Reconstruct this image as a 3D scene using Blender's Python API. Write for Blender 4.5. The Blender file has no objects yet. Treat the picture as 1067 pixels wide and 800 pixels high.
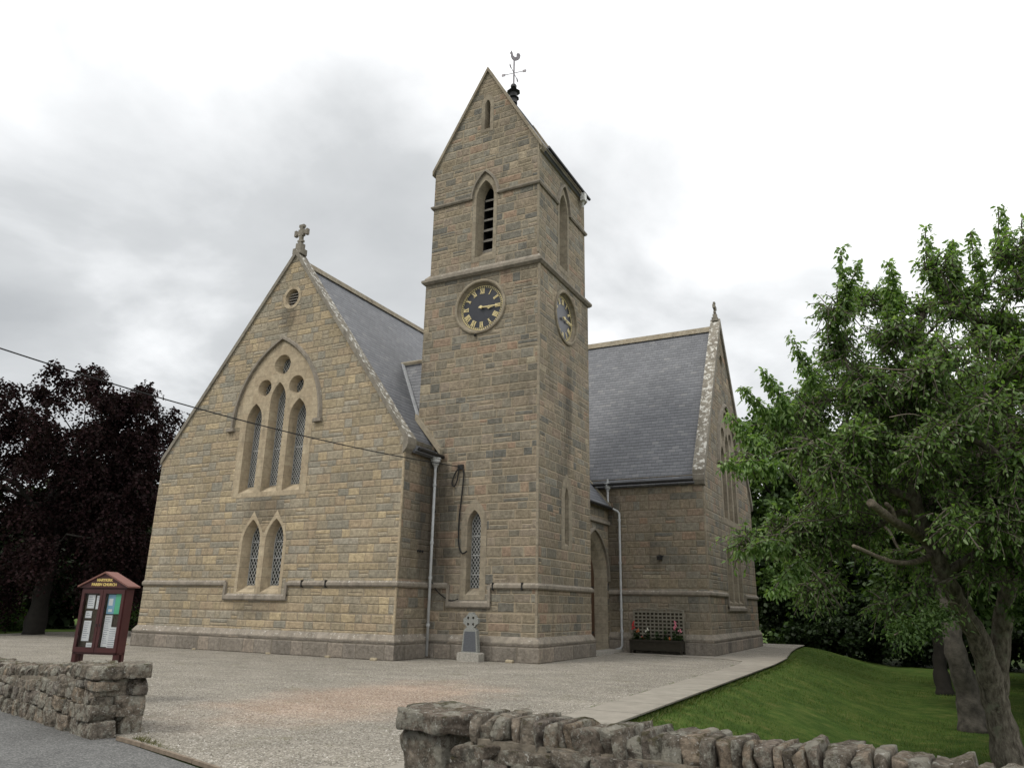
import bpy, math, random
import numpy as np
from mathutils import Vector, Matrix, noise
from mathutils.geometry import tessellate_polygon
rad = math.radians
S = bpy.context.scene
COL = S.collection

# ------------------------------------------------------------------ camera
CX, CY, CZ = 12.457, -17.329, 1.45
yaw, pit, rol = rad(-27.472), rad(16.605), rad(1.0626)
F0 = Vector((math.sin(yaw), math.cos(yaw), 0)); R0 = Vector((math.cos(yaw), -math.sin(yaw), 0)); U0 = Vector((0, 0, 1))
Fv = F0*math.cos(pit) + U0*math.sin(pit); Uv = -F0*math.sin(pit) + U0*math.cos(pit)
Rv = R0*math.cos(rol) + Uv*math.sin(rol); U2 = -R0*math.sin(rol) + Uv*math.cos(rol)
cam = bpy.data.cameras.new('camera'); camo = bpy.data.objects.new('camera', cam); COL.objects.link(camo)
camo.matrix_world = Matrix(((Rv.x, U2.x, -Fv.x, CX), (Rv.y, U2.y, -Fv.y, CY), (Rv.z, U2.z, -Fv.z, CZ), (0, 0, 0, 1)))
cam.sensor_fit = 'HORIZONTAL'; cam.sensor_width = 36; cam.lens = 775.55/1067*36
cam.clip_start = .05; cam.clip_end = 3000
S.camera = camo

# ------------------------------------------------------------------ sky and sun
SUN_EL, SUN_AZ = rad(52), rad(212)          # azimuth clockwise from +Y
sun = bpy.data.lights.new('sun', 'SUN'); sun.energy = 1.3; sun.angle = rad(14); sun.color = (1, .95, .87)
suno = bpy.data.objects.new('sun', sun); COL.objects.link(suno)
sd = Vector((math.sin(SUN_AZ)*math.cos(SUN_EL), math.cos(SUN_AZ)*math.cos(SUN_EL), math.sin(SUN_EL)))
suno.rotation_euler = (-sd).to_track_quat('-Z', 'Y').to_euler(); suno.location = sd*80
W = bpy.data.worlds.new('World'); S.world = W; W.use_nodes = True
S.view_settings.view_transform = 'Standard'; S.view_settings.look = 'None'; S.view_settings.gamma = 1
S.view_settings.exposure = 0.5

class N:
    """small node-tree writer"""
    def __init__(s, tree): s.t = tree; s.n = tree.nodes; s.l = tree.links
    def new(s, typ, **k):
        n = s.n.new(typ)
        for a, b in k.items(): setattr(n, a, b)
        return n
    def put(s, sock, v):
        if isinstance(v, bpy.types.NodeSocket): s.l.new(v, sock)
        elif isinstance(v, (tuple, list)) and len(v) == 3 and sock.type == 'RGBA': sock.default_value = (*v, 1)
        else: sock.default_value = v
    def m(s, op, a, b=0.0, c=0.0, clamp=False):
        n = s.new('ShaderNodeMath', operation=op); n.use_clamp = clamp
        s.put(n.inputs[0], a); s.put(n.inputs[1], b); s.put(n.inputs[2], c); return n.outputs[0]
    def vm(s, op, a, b=(0, 0, 0)):
        n = s.new('ShaderNodeVectorMath', operation=op); s.put(n.inputs[0], a)
        s.put(n.inputs[1] if op != 'SCALE' else n.inputs['Scale'], b)
        return n.outputs['Value'] if op in ('DOT_PRODUCT', 'LENGTH', 'DISTANCE') else n.outputs[0]
    def mix(s, f, a, b, mode='MIX'):
        n = s.new('ShaderNodeMix', data_type='RGBA', blend_type=mode)
        s.put(n.inputs[0], f); s.put(n.inputs[6], a); s.put(n.inputs[7], b); return n.outputs[2]
    def fmix(s, f, a, b):
        n = s.new('ShaderNodeMix', data_type='FLOAT'); s.put(n.inputs[0], f); s.put(n.inputs[2], a); s.put(n.inputs[3], b); return n.outputs[0]
    def noise(s, vec, scale, detail=3, rough=.55, dist=0, out='Fac'):
        n = s.new('ShaderNodeTexNoise'); s.put(n.inputs['Vector'], vec); n.inputs['Scale'].default_value = scale
        n.inputs['Detail'].default_value = detail; n.inputs['Roughness'].default_value = rough; n.inputs['Distortion'].default_value = dist
        return n.outputs[out]
    def voro(s, vec, scale, out='Distance', feature='F1'):
        n = s.new('ShaderNodeTexVoronoi', feature=feature); s.put(n.inputs['Vector'], vec); n.inputs['Scale'].default_value = scale
        return n.outputs[out]
    def ramp(s, f, stops, interp='LINEAR'):
        n = s.new('ShaderNodeValToRGB'); s.put(n.inputs[0], f); cr = n.color_ramp; cr.interpolation = interp
        while len(cr.elements) < len(stops): cr.elements.new(.5)
        for e, (p, c) in zip(cr.elements, stops):
            e.position = p; e.color = (*c, 1) if isinstance(c, tuple) else (c, c, c, 1)
        return n.outputs[0]
    def smooth(s, x, a, b):
        n = s.new('ShaderNodeMapRange', interpolation_type='SMOOTHSTEP'); s.put(n.inputs[0], x)
        n.inputs[1].default_value = a; n.inputs[2].default_value = b; return n.outputs[0]
    def xyz(s, v):
        n = s.new('ShaderNodeSeparateXYZ'); s.put(n.inputs[0], v); return n.outputs
    def comb(s, x, y, z=0.0):
        n = s.new('ShaderNodeCombineXYZ'); s.put(n.inputs[0], x); s.put(n.inputs[1], y); s.put(n.inputs[2], z); return n.outputs[0]
    def bump(s, h, strength=.5, dist=.02):
        n = s.new('ShaderNodeBump'); n.inputs['Strength'].default_value = strength; n.inputs['Distance'].default_value = dist
        s.put(n.inputs['Height'], h); return n.outputs[0]
    def wn(s, v, dims='3D'):
        n = s.new('ShaderNodeTexWhiteNoise', noise_dimensions=dims)
        s.put(n.inputs['W'] if dims == '1D' else n.inputs['Vector'], v); return n.outputs['Value'], n.outputs['Color']

w = N(W.node_tree); w.n.clear()
sky = w.new('ShaderNodeTexSky', sky_type='NISHITA'); sky.sun_disc = False; sky.sun_elevation = SUN_EL; sky.sun_rotation = SUN_AZ
d = w.new('ShaderNodeTexCoord').outputs['Generated']
dx, dy, dz = w.xyz(d)
den = w.m('ADD', w.m('MAXIMUM', dz, 0.0), .22)
pv = w.comb(w.m('DIVIDE', dx, den), w.m('DIVIDE', dy, den), 0.0)
n1 = w.noise(pv, 1.5, 7, .52, .3); n2 = w.noise(w.vm('ADD', pv, (3.3, 1.7, 0)), .5, 3, .5)
cl = w.m('ADD', w.m('MULTIPLY', n1, .80), w.m('MULTIPLY', n2, .40)); cl = w.m('SUBTRACT', cl, .11)
side = w.vm('DOT_PRODUCT', d, (0.70, 0.05, .62))
cl = w.m('ADD', cl, w.m('ADD', w.m('MULTIPLY', side, .24), w.m('MULTIPLY', dz, .20)))
cc = w.ramp(cl, [(.30, (.38, .393, .402)), (.48, (.50, .513, .52)), (.60, (.72, .73, .737)), (.69, (.99, .993, .995)), (.83, (1.3, 1.3, 1.3))])
cc = w.mix(1.0, cc, (8.2, 8.2, 8.2), 'MULTIPLY')
mx = w.mix(.96, sky.outputs[0], cc)
bg = w.new('ShaderNodeBackground'); w.put(bg.inputs[0], mx); bg.inputs[1].default_value = .12
wo = w.new('ShaderNodeOutputWorld'); w.l.new(bg.outputs[0], wo.inputs[0])

# ------------------------------------------------------------------ materials
MATS = {}
def mat(name, fn):
    m = bpy.data.materials.new(name); m.use_nodes = True; t = N(m.node_tree)
    b = m.node_tree.nodes['Principled BSDF']; b.inputs['Specular IOR Level'].default_value = .25
    fn(t, b); MATS[name] = m; return m
def plain(name, c, rough=.7, metal=0, spec=.3, var=.25, scale=9, bump=0):
    def f(t, b):
        p = t.new('ShaderNodeNewGeometry').outputs['Position']
        n = t.noise(p, scale, 4)
        dk = tuple(x*(1-var) for x in c); lt = tuple(min(1, x*(1+var)) for x in c)
        t.put(b.inputs['Base Color'], t.ramp(n, [(.3, dk), (.7, lt)]))
        b.inputs['Roughness'].default_value = rough; b.inputs['Metallic'].default_value = metal; b.inputs['Specular IOR Level'].default_value = spec
        if bump: t.put(b.inputs['Normal'], t.bump(t.noise(p, scale*4, 4), .4, bump))
    return mat(name, f)

def masonry(name, ramp, mortar, h=.255, wmin=.34, wvar=.26, jitter=.5, dark=.35, splitp=.9, tone=(.82, 1.14), stains_bands=(), mort_w=.016, bumpd=.03):
    def f(t, b):
        g = t.new('ShaderNodeNewGeometry'); P = g.outputs['Position']; Nn = g.outputs['True Normal']
        x, y, z = t.xyz(P); nx, ny, nz = t.xyz(Nn)
        isx = t.m('GREATER_THAN', t.m('ABSOLUTE', nx), t.m('ABSOLUTE', ny))
        u = t.fmix(isx, x, t.m('ADD', y, 41.3))
        e1 = t.m('SUBTRACT', t.noise(P, 5, 2), .5); e2 = t.m('SUBTRACT', t.noise(t.vm('ADD', P, (7, 3, 9)), 5, 2), .5)
        u = t.m('ADD', u, t.m('MULTIPLY', e1, .035)); zz = t.m('ADD', z, t.m('MULTIPLY', e2, .035))
        v = t.m('DIVIDE', zz, h)
        v2 = t.m('ADD', v, t.m('ADD', t.m('MULTIPLY', t.m('SINE', t.m('MULTIPLY', v, 1.9)), .13), t.m('MULTIPLY', t.m('SINE', t.m('MULTIPLY', v, 4.3)), .05)))
        row = t.m('FLOOR', v2); fv = t.m('FRACT', v2)
        r1, r1c = t.wn(t.m('ADD', row, t.m('MULTIPLY', isx, 77.0)), '1D')
        wd = t.m('ADD', wmin, t.m('MULTIPLY', r1, wvar))
        u1 = t.m('ADD', t.m('DIVIDE', u, wd), t.m('MULTIPLY', r1, 37.0))
        u2 = t.m('ADD', u1, t.m('MULTIPLY', t.m('SINE', t.m('ADD', t.m('MULTIPLY', u1, 2.3), t.m('MULTIPLY', row, 5.0))), .24))
        cid = t.m('FLOOR', u2); fu = t.m('FRACT', u2)
        q, qc = t.wn(t.comb(cid, row, isx)); qr, qg, qb = t.xyz(qc)
        split = t.m('GREATER_THAN', qg, splitp)
        fvs = t.fmix(split, fv, t.m('FRACT', t.m('MULTIPLY', fv, 2.0)))
        hh = t.fmix(split, h, h*.5)
        sub = t.m('MULTIPLY', split, t.m('FLOOR', t.m('MULTIPLY', fv, 2.0)))
        q2, q2c = t.wn(t.comb(cid, row, t.m('ADD', sub, 5.0))); ar, ag, ab = t.xyz(q2c)
        du = t.m('MULTIPLY', t.m('MINIMUM', fu, t.m('SUBTRACT', 1.0, fu)), wd)
        dv = t.m('MULTIPLY', t.m('MINIMUM', fvs, t.m('SUBTRACT', 1.0, fvs)), hh)
        rough_n = t.noise(P, 22, 4)
        dd = t.m('ADD', t.m('MINIMUM', du, dv), t.m('MULTIPLY', t.m('SUBTRACT', rough_n, .5), .012))
        stone = t.ramp(q2, ramp)
        stone = t.mix(1.0, stone, t.ramp(ar, [(0, tone[0]), (1, tone[1])]), 'MULTIPLY')
        n3 = t.noise(P, 9, 5, .65); stone = t.mix(.75, stone, t.ramp(n3, [(.28, .52), (.72, 1.45)]), 'MULTIPLY')
        n4 = t.noise(P, 60, 3, .7); stone = t.mix(.6, stone, t.ramp(n4, [(.3, .6), (.7, 1.35)]), 'MULTIPLY')
        col = t.mix(t.smooth(dd, mort_w*.2, mort_w*1.15), mortar, stone)
        sv = t.comb(t.m('MULTIPLY', u, 1.3), t.m('MULTIPLY', isx, 9.0), t.m('MULTIPLY', z, .35))
        st = t.noise(sv, 1.4, 5, .6)
        for (ax_, ay_, az_, sx_, sy_, sz_, k_) in stains_bands:      # soot and water stains, and darker bands under the eaves and string course
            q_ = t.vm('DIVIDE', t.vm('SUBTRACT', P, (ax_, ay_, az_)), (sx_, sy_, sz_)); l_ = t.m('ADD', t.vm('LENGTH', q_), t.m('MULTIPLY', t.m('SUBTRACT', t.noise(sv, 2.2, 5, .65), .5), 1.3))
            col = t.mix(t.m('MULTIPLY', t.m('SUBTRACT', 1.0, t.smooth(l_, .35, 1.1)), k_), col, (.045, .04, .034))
        big = t.noise(P, .55, 3)
        col = t.mix(t.m('MULTIPLY', t.smooth(st, .52, .72), dark), col, (.055, .05, .042))
        col = t.mix(.5, col, t.ramp(big, [(.3, .78), (.7, 1.2)]), 'MULTIPLY')
        t.put(b.inputs['Base Color'], col); b.inputs['Roughness'].default_value = .93; b.inputs['Specular IOR Level'].default_value = .15
        hgt = t.m('ADD', t.m('MULTIPLY', t.smooth(dd, 0.0, .035), 1.0), t.m('MULTIPLY', t.noise(P, 13, 7, .74), 2.0))
        t.put(b.inputs['Normal'], t.bump(hgt, .7, bumpd))
    return mat(name, f)

TOWER_R = [(0, (.19, .184, .16)), (.18, (.238, .212, .162)), (.36, (.262, .218, .152)), (.52, (.228, .214, .175)), (.68, (.252, .207, .148)), (.86, (.222, .188, .145)), (.97, (.25, .178, .125)), (1, (.285, .25, .18))]
GABLE_R = [(0, (.30, .28, .225)), (.2, (.335, .285, .20)), (.4, (.355, .288, .185)), (.55, (.305, .28, .225)), (.7, (.34, .282, .19)), (.88, (.315, .25, .17)), (1, (.38, .308, .195))]
masonry('tower_masonry', TOWER_R, (.31, .26, .185), mort_w=.020, tone=(.78, 1.18), stains_bands=((.25, 1.7, 3.6, .55, .5, 2.6, .6), (3.45, 3.9, 7.6, .5, .45, 2.2, .5), (1.4, 1.7, 11.6, 2.4, .5, .35, .3)))
masonry('gable_masonry', GABLE_R, (.25, .21, .158), h=.235, wmin=.34, wvar=.22, dark=.2, mort_w=.013, tone=(.84, 1.14), stains_bands=((-5.2, 0, 4.2, 1.3, .5, .7, .45), (-5.1, 0, 10.7, .5, .5, .7, .5), (-5.1, 0, 1.25, 1.2, .5, .35, .35)))
masonry('wing_masonry', TOWER_R, (.22, .185, .135), h=.27, dark=.36, stains_bands=((0, 1.3, 4, .5, .6, 3.2, .65), (3.1, 8.77, 3.5, .45, .5, 3.0, .55), (1.0, 5, 6.0, 9, 9, .5, .4)))
masonry('plinth_masonry', [(0, (.20, .18, .155)), (.4, (.24, .212, .175)), (.7, (.22, .195, .165)), (1, (.26, .22, .175))], (.17, .15, .12), h=.44, wmin=.5, wvar=.25, dark=.3, splitp=2.0)

def dressed(name, c1, c2, joint=.31, lichen=0.0, dirt=.3):
    def f(t, b):
        g = t.new('ShaderNodeNewGeometry'); P = g.outputs['Position']; x, y, z = t.xyz(P)
        v = t.m('DIVIDE', t.m('ADD', z, t.m('MULTIPLY', t.noise(P, 3, 2), .02)), joint); row = t.m('FLOOR', v); fv = t.m('FRACT', v)
        q, qc = t.wn(t.comb(row, t.m('FLOOR', t.m('DIVIDE', x, .37)), t.m('FLOOR', t.m('DIVIDE', y, .41))))
        col = t.mix(t.m('MULTIPLY', q, .8), c1, c2)
        dd = t.m('MULTIPLY', t.m('MINIMUM', fv, t.m('SUBTRACT', 1.0, fv)), joint)
        col = t.mix(t.m('SUBTRACT', 1.0, t.smooth(dd, .002, .009)), col, tuple(k*.6 for k in c1))
        col = t.mix(.7, col, t.ramp(t.noise(P, 7, 5, .65), [(.3, .68), (.7, 1.3)]), 'MULTIPLY')
        col = t.mix(.5, col, t.ramp(t.noise(P, 55, 3, .7), [(.3, .68), (.7, 1.28)]), 'MULTIPLY')
        st = t.noise(t.comb(t.m('MULTIPLY', x, 2.2), t.m('MULTIPLY', y, 2.2), t.m('MULTIPLY', z, .6)), 1.5, 4)
        col = t.mix(t.m('MULTIPLY', t.smooth(st, .5, .7), dirt), col, (.06, .055, .045))
        if lichen:
            ln = t.smooth(t.noise(P, 13 if lichen < .9 else 6.5, 8, .68), .64-lichen*.13, .70-lichen*.11)
            nz = t.xyz(g.outputs['True Normal'])[2]
            up = t.smooth(nz, .02, .3)
            col = t.mix(t.m('MULTIPLY', ln, t.m('MULTIPLY', up, .85)), col, (.60, .59, .54))
        t.put(b.inputs['Base Color'], col); b.inputs['Roughness'].default_value = .92; b.inputs['Specular IOR Level'].default_value = .15
        t.put(b.inputs['Normal'], t.bump(t.noise(P, 30, 5, .7), .5, .012))
    return mat(name, f)
dressed('dressed_sandstone', (.40, .335, .235), (.33, .265, .18))
dressed('tower_dressed', (.275, .24, .18), (.225, .19, .14))
dressed('string_stone', (.26, .23, .19), (.21, .185, .15), joint=50, lichen=.45)
dressed('tower_string', (.25, .22, .18), (.20, .18, .145), joint=50, lichen=.25)
dressed('coping_stone', (.24, .22, .18), (.19, .17, .14), joint=.62, lichen=1.0)
dressed('ridge_stone', (.30, .265, .20), (.26, .22, .16), joint=50, lichen=.2)

def slate(name, axis):
    def f(t, b):
        g = t.new('ShaderNodeNewGeometry'); P = g.outputs['Position']; x, y, z = t.xyz(P)
        u = x if axis == 'x' else y
        v = t.m('DIVIDE', t.m('ADD', z, t.m('MULTIPLY', t.noise(P, 1.2, 2), .04)), .135); row = t.m('FLOOR', v); fv = t.m('FRACT', v)
        r, rc = t.wn(row, '1D'); uu = t.m('ADD', t.m('DIVIDE', u, .27), t.m('MULTIPLY', row, .5)); uu = t.m('ADD', uu, t.m('MULTIPLY', r, .22))
        cid = t.m('FLOOR', uu); fu = t.m('FRACT', uu); q, qc = t.wn(t.comb(cid, row, 3.0)); a, b2, c = t.xyz(qc)
        drop = t.m('MULTIPLY', t.m('SUBTRACT', a, .5), .12)
        fvv = t.m('ADD', fv, drop)
        col = t.ramp(q, [(0, (.105, .110, .120)), (.5, (.120, .125, .136)), (.9, (.135, .14, .15)), (1, (.16, .162, .165))])
        col = t.mix(.6, col, t.ramp(t.noise(P, .8, 4), [(.3, .88), (.7, 1.12)]), 'MULTIPLY')
        col = t.mix(.4, col, t.ramp(t.noise(P, 14, 4), [(.3, .75), (.7, 1.25)]), 'MULTIPLY')
        edge = t.m('SUBTRACT', 1.0, t.smooth(fvv, .10, .24))
        col = t.mix(t.m('MULTIPLY', edge, .8), col, (.022, .023, .027))
        gap = t.m('SUBTRACT', 1.0, t.smooth(t.m('MINIMUM', fu, t.m('SUBTRACT', 1.0, fu)), .015, .05))
        col = t.mix(t.m('MULTIPLY', gap, .55), col, (.03, .031, .035))
        t.put(b.inputs['Base Color'], col); b.inputs['Roughness'].default_value = .55; b.inputs['Specular IOR Level'].default_value = .4
        h = t.m('ADD', t.m('MULTIPLY', t.m('SUBTRACT', 1.0, fvv), 1.0), t.m('MULTIPLY', q, .35))
        t.put(b.inputs['Normal'], t.bump(h, .6, .018))
    return mat(name, f)
slate('slate_along_y', 'y'); slate('slate_along_x', 'x')

def gravel_fn(t, b):
    P = t.new('ShaderNodeNewGeometry').outputs['Position']; x, y, z = t.xyz(P)
    v = t.new('ShaderNodeTexVoronoi'); t.put(v.inputs['Vector'], P); v.inputs['Scale'].default_value = 55
    r, g_, bb = t.xyz(v.outputs['Color'])
    col = t.ramp(r, [(0, (.12, .11, .09)), (.35, (.198, .182, .150)), (.65, (.252, .232, .195)), (.92, (.315, .292, .25)), (1, (.48, .46, .42))])
    pk = t.ramp(r, [(0, (.18, .12, .085)), (.4, (.31, .215, .155)), (.8, (.37, .27, .20)), (1, (.50, .44, .37))])
    dx_ = t.m('DIVIDE', t.m('SUBTRACT', x, 4.6), 2.0); dy_ = t.m('DIVIDE', t.m('ADD', y, 6.9), 3.8)
    rr = t.m('SQRT', t.m('ADD', t.m('MULTIPLY', dx_, dx_), t.m('MULTIPLY', dy_, dy_)))
    rr = t.m('ADD', rr, t.m('MULTIPLY', t.m('SUBTRACT', t.noise(P, 1.1, 5, .6), .5), 1.0))
    col = t.mix(t.m('MULTIPLY', t.m('SUBTRACT', 1.0, t.smooth(rr, .35, 1.1)), .62), col, pk)
    col = t.mix(.7, col, t.ramp(t.noise(P, .7, 5, .65), [(.3, .8), (.7, 1.2)]), 'MULTIPLY')
    tr = t.noise(t.comb(t.m('MULTIPLY', x, .5), t.m('MULTIPLY', y, 1.6), 0.0), 1.2, 4)
    col = t.mix(.5, col, t.ramp(tr, [(.35, .82), (.65, 1.16)]), 'MULTIPLY')
    weeds = t.m('MULTIPLY', t.smooth(t.noise(P, 1.6, 7, .75), .54, .70), .55)
    col = t.mix(weeds, col, (.15, .14, .085))
    t.put(b.inputs['Base Color'], col); b.inputs['Roughness'].default_value = .95; b.inputs['Specular IOR Level'].default_value = .15
    h = t.m('ADD', t.m('SUBTRACT', 1.0, v.outputs['Distance']), t.m('MULTIPLY', t.noise(P, 9, 3), .6))
    t.put(b.inputs['Normal'], t.bump(h, .8, .014))
mat('gravel', gravel_fn)
def asph_fn(t, b):
    P = t.new('ShaderNodeNewGeometry').outputs['Position']
    v = t.new('ShaderNodeTexVoronoi'); t.put(v.inputs['Vector'], P); v.inputs['Scale'].default_value = 70
    r, g_, bb = t.xyz(v.outputs['Color'])
    col = t.ramp(r, [(0, (.065, .066, .064)), (.6, (.11, .11, .106)), (1, (.18, .178, .17))])
    col = t.mix(.7, col, t.ramp(t.noise(P, 1.3, 5, .6), [(.3, .8), (.7, 1.2)]), 'MULTIPLY')
    t.put(b.inputs['Base Color'], col); b.inputs['Roughness'].default_value = .9
    t.put(b.inputs['Normal'], t.bump(v.outputs['Distance'], .5, .006))
mat('asphalt', asph_fn)
def conc_fn(t, b):
    P = t.new('ShaderNodeNewGeometry').outputs['Position']; x, y, z = t.xyz(P)
    s_ = t.m('DIVIDE', y, 1.25); row = t.m('FLOOR', s_); f_ = t.m('FRACT', s_); q, _ = t.wn(row, '1D')
    col = t.mix(q, (.27, .25, .21), (.235, .215, .18))
    col = t.mix(t.m('SUBTRACT', 1.0, t.smooth(t.m('MINIMUM', f_, t.m('SUBTRACT', 1.0, f_)), .006, .014)), col, (.11, .10, .08))
    col = t.mix(.7, col, t.ramp(t.noise(P, 3, 5, .65), [(.3, .78), (.7, 1.2)]), 'MULTIPLY')
    col = t.mix(.4, col, t.ramp(t.noise(P, 50, 3), [(.3, .75), (.7, 1.2)]), 'MULTIPLY')
    t.put(b.inputs['Base Color'], col); b.inputs['Roughness'].default_value = .9
    t.put(b.inputs['Normal'], t.bump(t.noise(P, 40, 4), .3, .006))
mat('concrete_paving', conc_fn)
def lawn_fn(t, b):
    P = t.new('ShaderNodeNewGeometry').outputs['Position']; x, y, z = t.xyz(P)
    col = t.ramp(t.noise(P, 2.2, 6, .7), [(.30, (.034, .066, .012)), (.46, (.052, .094, .017)), (.58, (.080, .115, .025)), (.68, (.135, .14, .045)), (.80, (.18, .16, .07))])
    st = t.m('SINE', t.m('MULTIPLY', t.m('ADD', t.m('MULTIPLY', x, .55), t.m('MULTIPLY', y, .84)), 3.6))
    col = t.mix(.35, col, t.ramp(st, [(0, .8), (1, 1.15)]), 'MULTIPLY')
    col = t.mix(.6, col, t.ramp(t.noise(P, 40, 4, .7), [(.3, .6), (.7, 1.35)]), 'MULTIPLY')
    t.put(b.inputs['Base Color'], col); b.inputs['Roughness'].default_value = .95; b.inputs['Specular IOR Level'].default_value = .1
    t.put(b.inputs['Normal'], t.bump(t.noise(P, 45, 4, .7), .8, .03))
mat('lawn', lawn_fn)

def rubble_fn(t, b):
    g = t.new('ShaderNodeNewGeometry'); P = g.outputs['Position']; rnd = g.outputs['Random Per Island']
    col = t.ramp(rnd, [(0, (.15, .13, .105)), (.3, (.22, .19, .15)), (.55, (.18, .155, .13)), (.8, (.26, .21, .155)), (1, (.21, .19, .165))])
    n1_ = t.noise(P, 11, 8, .72)
    col = t.mix(.95, col, t.ramp(n1_, [(.32, .25), (.5, .9), (.66, 1.7)]), 'MULTIPLY')
    off = t.vm('ADD', P, t.comb(t.m('MULTIPLY', rnd, 30.0), 0.0, 0.0))
    l1 = t.smooth(t.noise(off, 6, 9, .74), .49, .55)
    col = t.mix(t.m('MULTIPLY', l1, .7), col, t.mix(t.noise(P, 40, 4), (.25, .24, .19), (.42, .41, .35)))
    l2 = t.smooth(t.noise(P, 38, 6, .7), .59, .63)
    col = t.mix(t.m('MULTIPLY', l2, .75), col, (.52, .51, .46))
    l3 = t.smooth(t.noise(off, 4.5, 7, .7), .62, .65)
    col = t.mix(t.m('MULTIPLY', l3, .6), col, (.045, .042, .036))
    nz = t.xyz(g.outputs['Normal'])[2]
    moss = t.m('MULTIPLY', t.smooth(t.noise(P, 6, 6, .7), .54, .60), t.smooth(nz, .0, .6))
    col = t.mix(t.m('MULTIPLY', moss, .7), col, (.06, .055, .022))
    t.put(b.inputs['Base Color'], col); b.inputs['Roughness'].default_value = .98; b.inputs['Specular IOR Level'].default_value = .08
    h = t.m('ADD', t.m('ADD', t.m('MULTIPLY', t.noise(P, 16, 8, .75), 1.6), t.m('MULTIPLY', l1, .12)), t.m('MULTIPLY', t.voro(P, 22), .5))
    t.put(b.inputs['Normal'], t.bump(h, 1.0, .045))
mat('rubble_stone', rubble_fn)
plain('wall_mortar', (.15, .13, .10), .98, var=.4, scale=20, bump=.02)

def leafmat(name, cols, trans=.35, rough=.5, spec=.35):
    def f(t, b):
        g = t.new('ShaderNodeNewGeometry'); P = g.outputs['Position']; rnd = g.outputs['Random Per Island']
        col = t.ramp(rnd, [(i/(len(cols)-1), c) for i, c in enumerate(cols)])
        col = t.mix(.6, col, t.ramp(t.noise(P, 1.1, 3), [(.32, .7), (.68, 1.35)]), 'MULTIPLY')
        t.put(b.inputs['Base Color'], col); b.inputs['Roughness'].default_value = rough; b.inputs['Specular IOR Level'].default_value = spec
        tr = t.new('ShaderNodeBsdfTranslucent'); t.put(tr.inputs[0], t.mix(1.0, col, (1.2, 1.3, .6), 'MULTIPLY'))
        mxs = t.new('ShaderNodeMixShader'); mxs.inputs[0].default_value = trans
        t.l.new(b.outputs[0], mxs.inputs[1]); t.l.new(tr.outputs[0], mxs.inputs[2])
        out = [n for n in t.n if n.type == 'OUTPUT_MATERIAL'][0]; t.l.new(mxs.outputs[0], out.inputs[0])
    return mat(name, f)
leafmat('cherry_leaf', [(.075, .145, .034), (.12, .205, .055), (.19, .28, .095), (.10, .18, .045), (.28, .36, .17)], .52, .34, .5)
leafmat('young_leaf', [(.09, .13, .02), (.12, .15, .03), (.08, .12, .02)], .4, .5, .3)
leafmat('beech_leaf', [(.016, .010, .011), (.028, .014, .015), (.014, .012, .010)], .12, .8, .05)
leafmat('dark_leaf', [(.010, .020, .006), (.016, .030, .009), (.024, .042, .012)], .2, .55, .25)
leafmat('mid_leaf', [(.035, .07, .018), (.05, .09, .022), (.07, .115, .03)], .3, .5, .3)
leafmat('grass_blade', [(.040, .075, .013), (.058, .104, .019), (.085, .125, .027), (.15, .15, .06)], .3, .6, .2)
leafmat('dry_blade', [(.06, .07, .022), (.10, .10, .035), (.13, .115, .05)], .2, .7, .1)
leafmat('planter_leaf', [(.02, .05, .015), (.035, .075, .02), (.05, .09, .03)], .25, .5, .3)
def bark_fn(t, b):
    P = t.new('ShaderNodeNewGeometry').outputs['Position']; x, y, z = t.xyz(P)
    v = t.comb(t.m('MULTIPLY', x, 1.0), t.m('MULTIPLY', y, 1.0), t.m('MULTIPLY', z, .35))
    n = t.noise(v, 14, 6, .7)
    col = t.ramp(n, [(.34, (.04, .035, .028)), (.5, (.115, .10, .08)), (.66, (.20, .18, .145))])
    li = t.smooth(t.noise(P, 5, 5, .7), .56, .62)
    col = t.mix(t.m('MULTIPLY', li, .5), col, (.17, .18, .13))
    t.put(b.inputs['Base Color'], col); b.inputs['Roughness'].default_value = .95; b.inputs['Specular IOR Level'].default_value = .1
    t.put(b.inputs['Normal'], t.bump(n, .9, .03))
mat('bark', bark_fn)
plain('dead_wood', (.15, .125, .095), .95, var=.6, scale=16, bump=.04)
plain('shaded_bark', (.06, .054, .044), .95, var=.5, scale=7, bump=.04)  # bark colour darkened to stand in for shade on the second trunk
plain('dark_bark', (.018, .016, .013), .95, scale=6, bump=.03)
plain('lead', (.30, .31, .32), .55, 0, .4)
plain('grey_pipe_paint', (.40, .41, .41), .45, 0, .4, .12, 5)
plain('black_iron', (.018, .018, .018), .5, .3, .5)
plain('weathered_metal', (.16, .15, .16), .5, .6, .5)
plain('window_lead', (.34, .345, .335), .5, .2, .4, .15)
plain('white_trim', (.62, .62, .6), .6)
plain('dark_void', (.012, .012, .012), .9)
plain('oak_door', (.075, .04, .022), .6, scale=12, bump=.01)
plain('clock_face', (.016, .018, .025), .35, 0, .5, .2)
plain('gold_leaf', (.72, .60, .30), .4, .0, .5, .1)
plain('louver_stone', (.30, .28, .25), .9, scale=15, bump=.01)
plain('maroon_paint', (.050, .013, .012), .45, 0, .45, .18, 6)
plain('maroon_roof', (.17, .075, .058), .55, 0, .4, .15, 6)
plain('cork_board', (.09, .075, .055), .9, scale=30)
for nm, c in dict(paper_white=(.86, .88, .86), paper_blue=(.28, .50, .66), paper_green=(.16, .62, .36), paper_ink=(.25, .27, .32), paper_grey=(.5, .52, .52)).items(): plain(nm, c, .7, var=.06)
plain('gilt_lettering', (.62, .47, .16), .5, 0, .4, .08)
plain('memorial_granite', (.215, .22, .205), .8, scale=45, var=.35, bump=.008)
plain('memorial_panel', (.085, .09, .10), .5, scale=50, var=.2)
plain('memorial_base', (.30, .285, .25), .9, scale=20, bump=.01)
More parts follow.
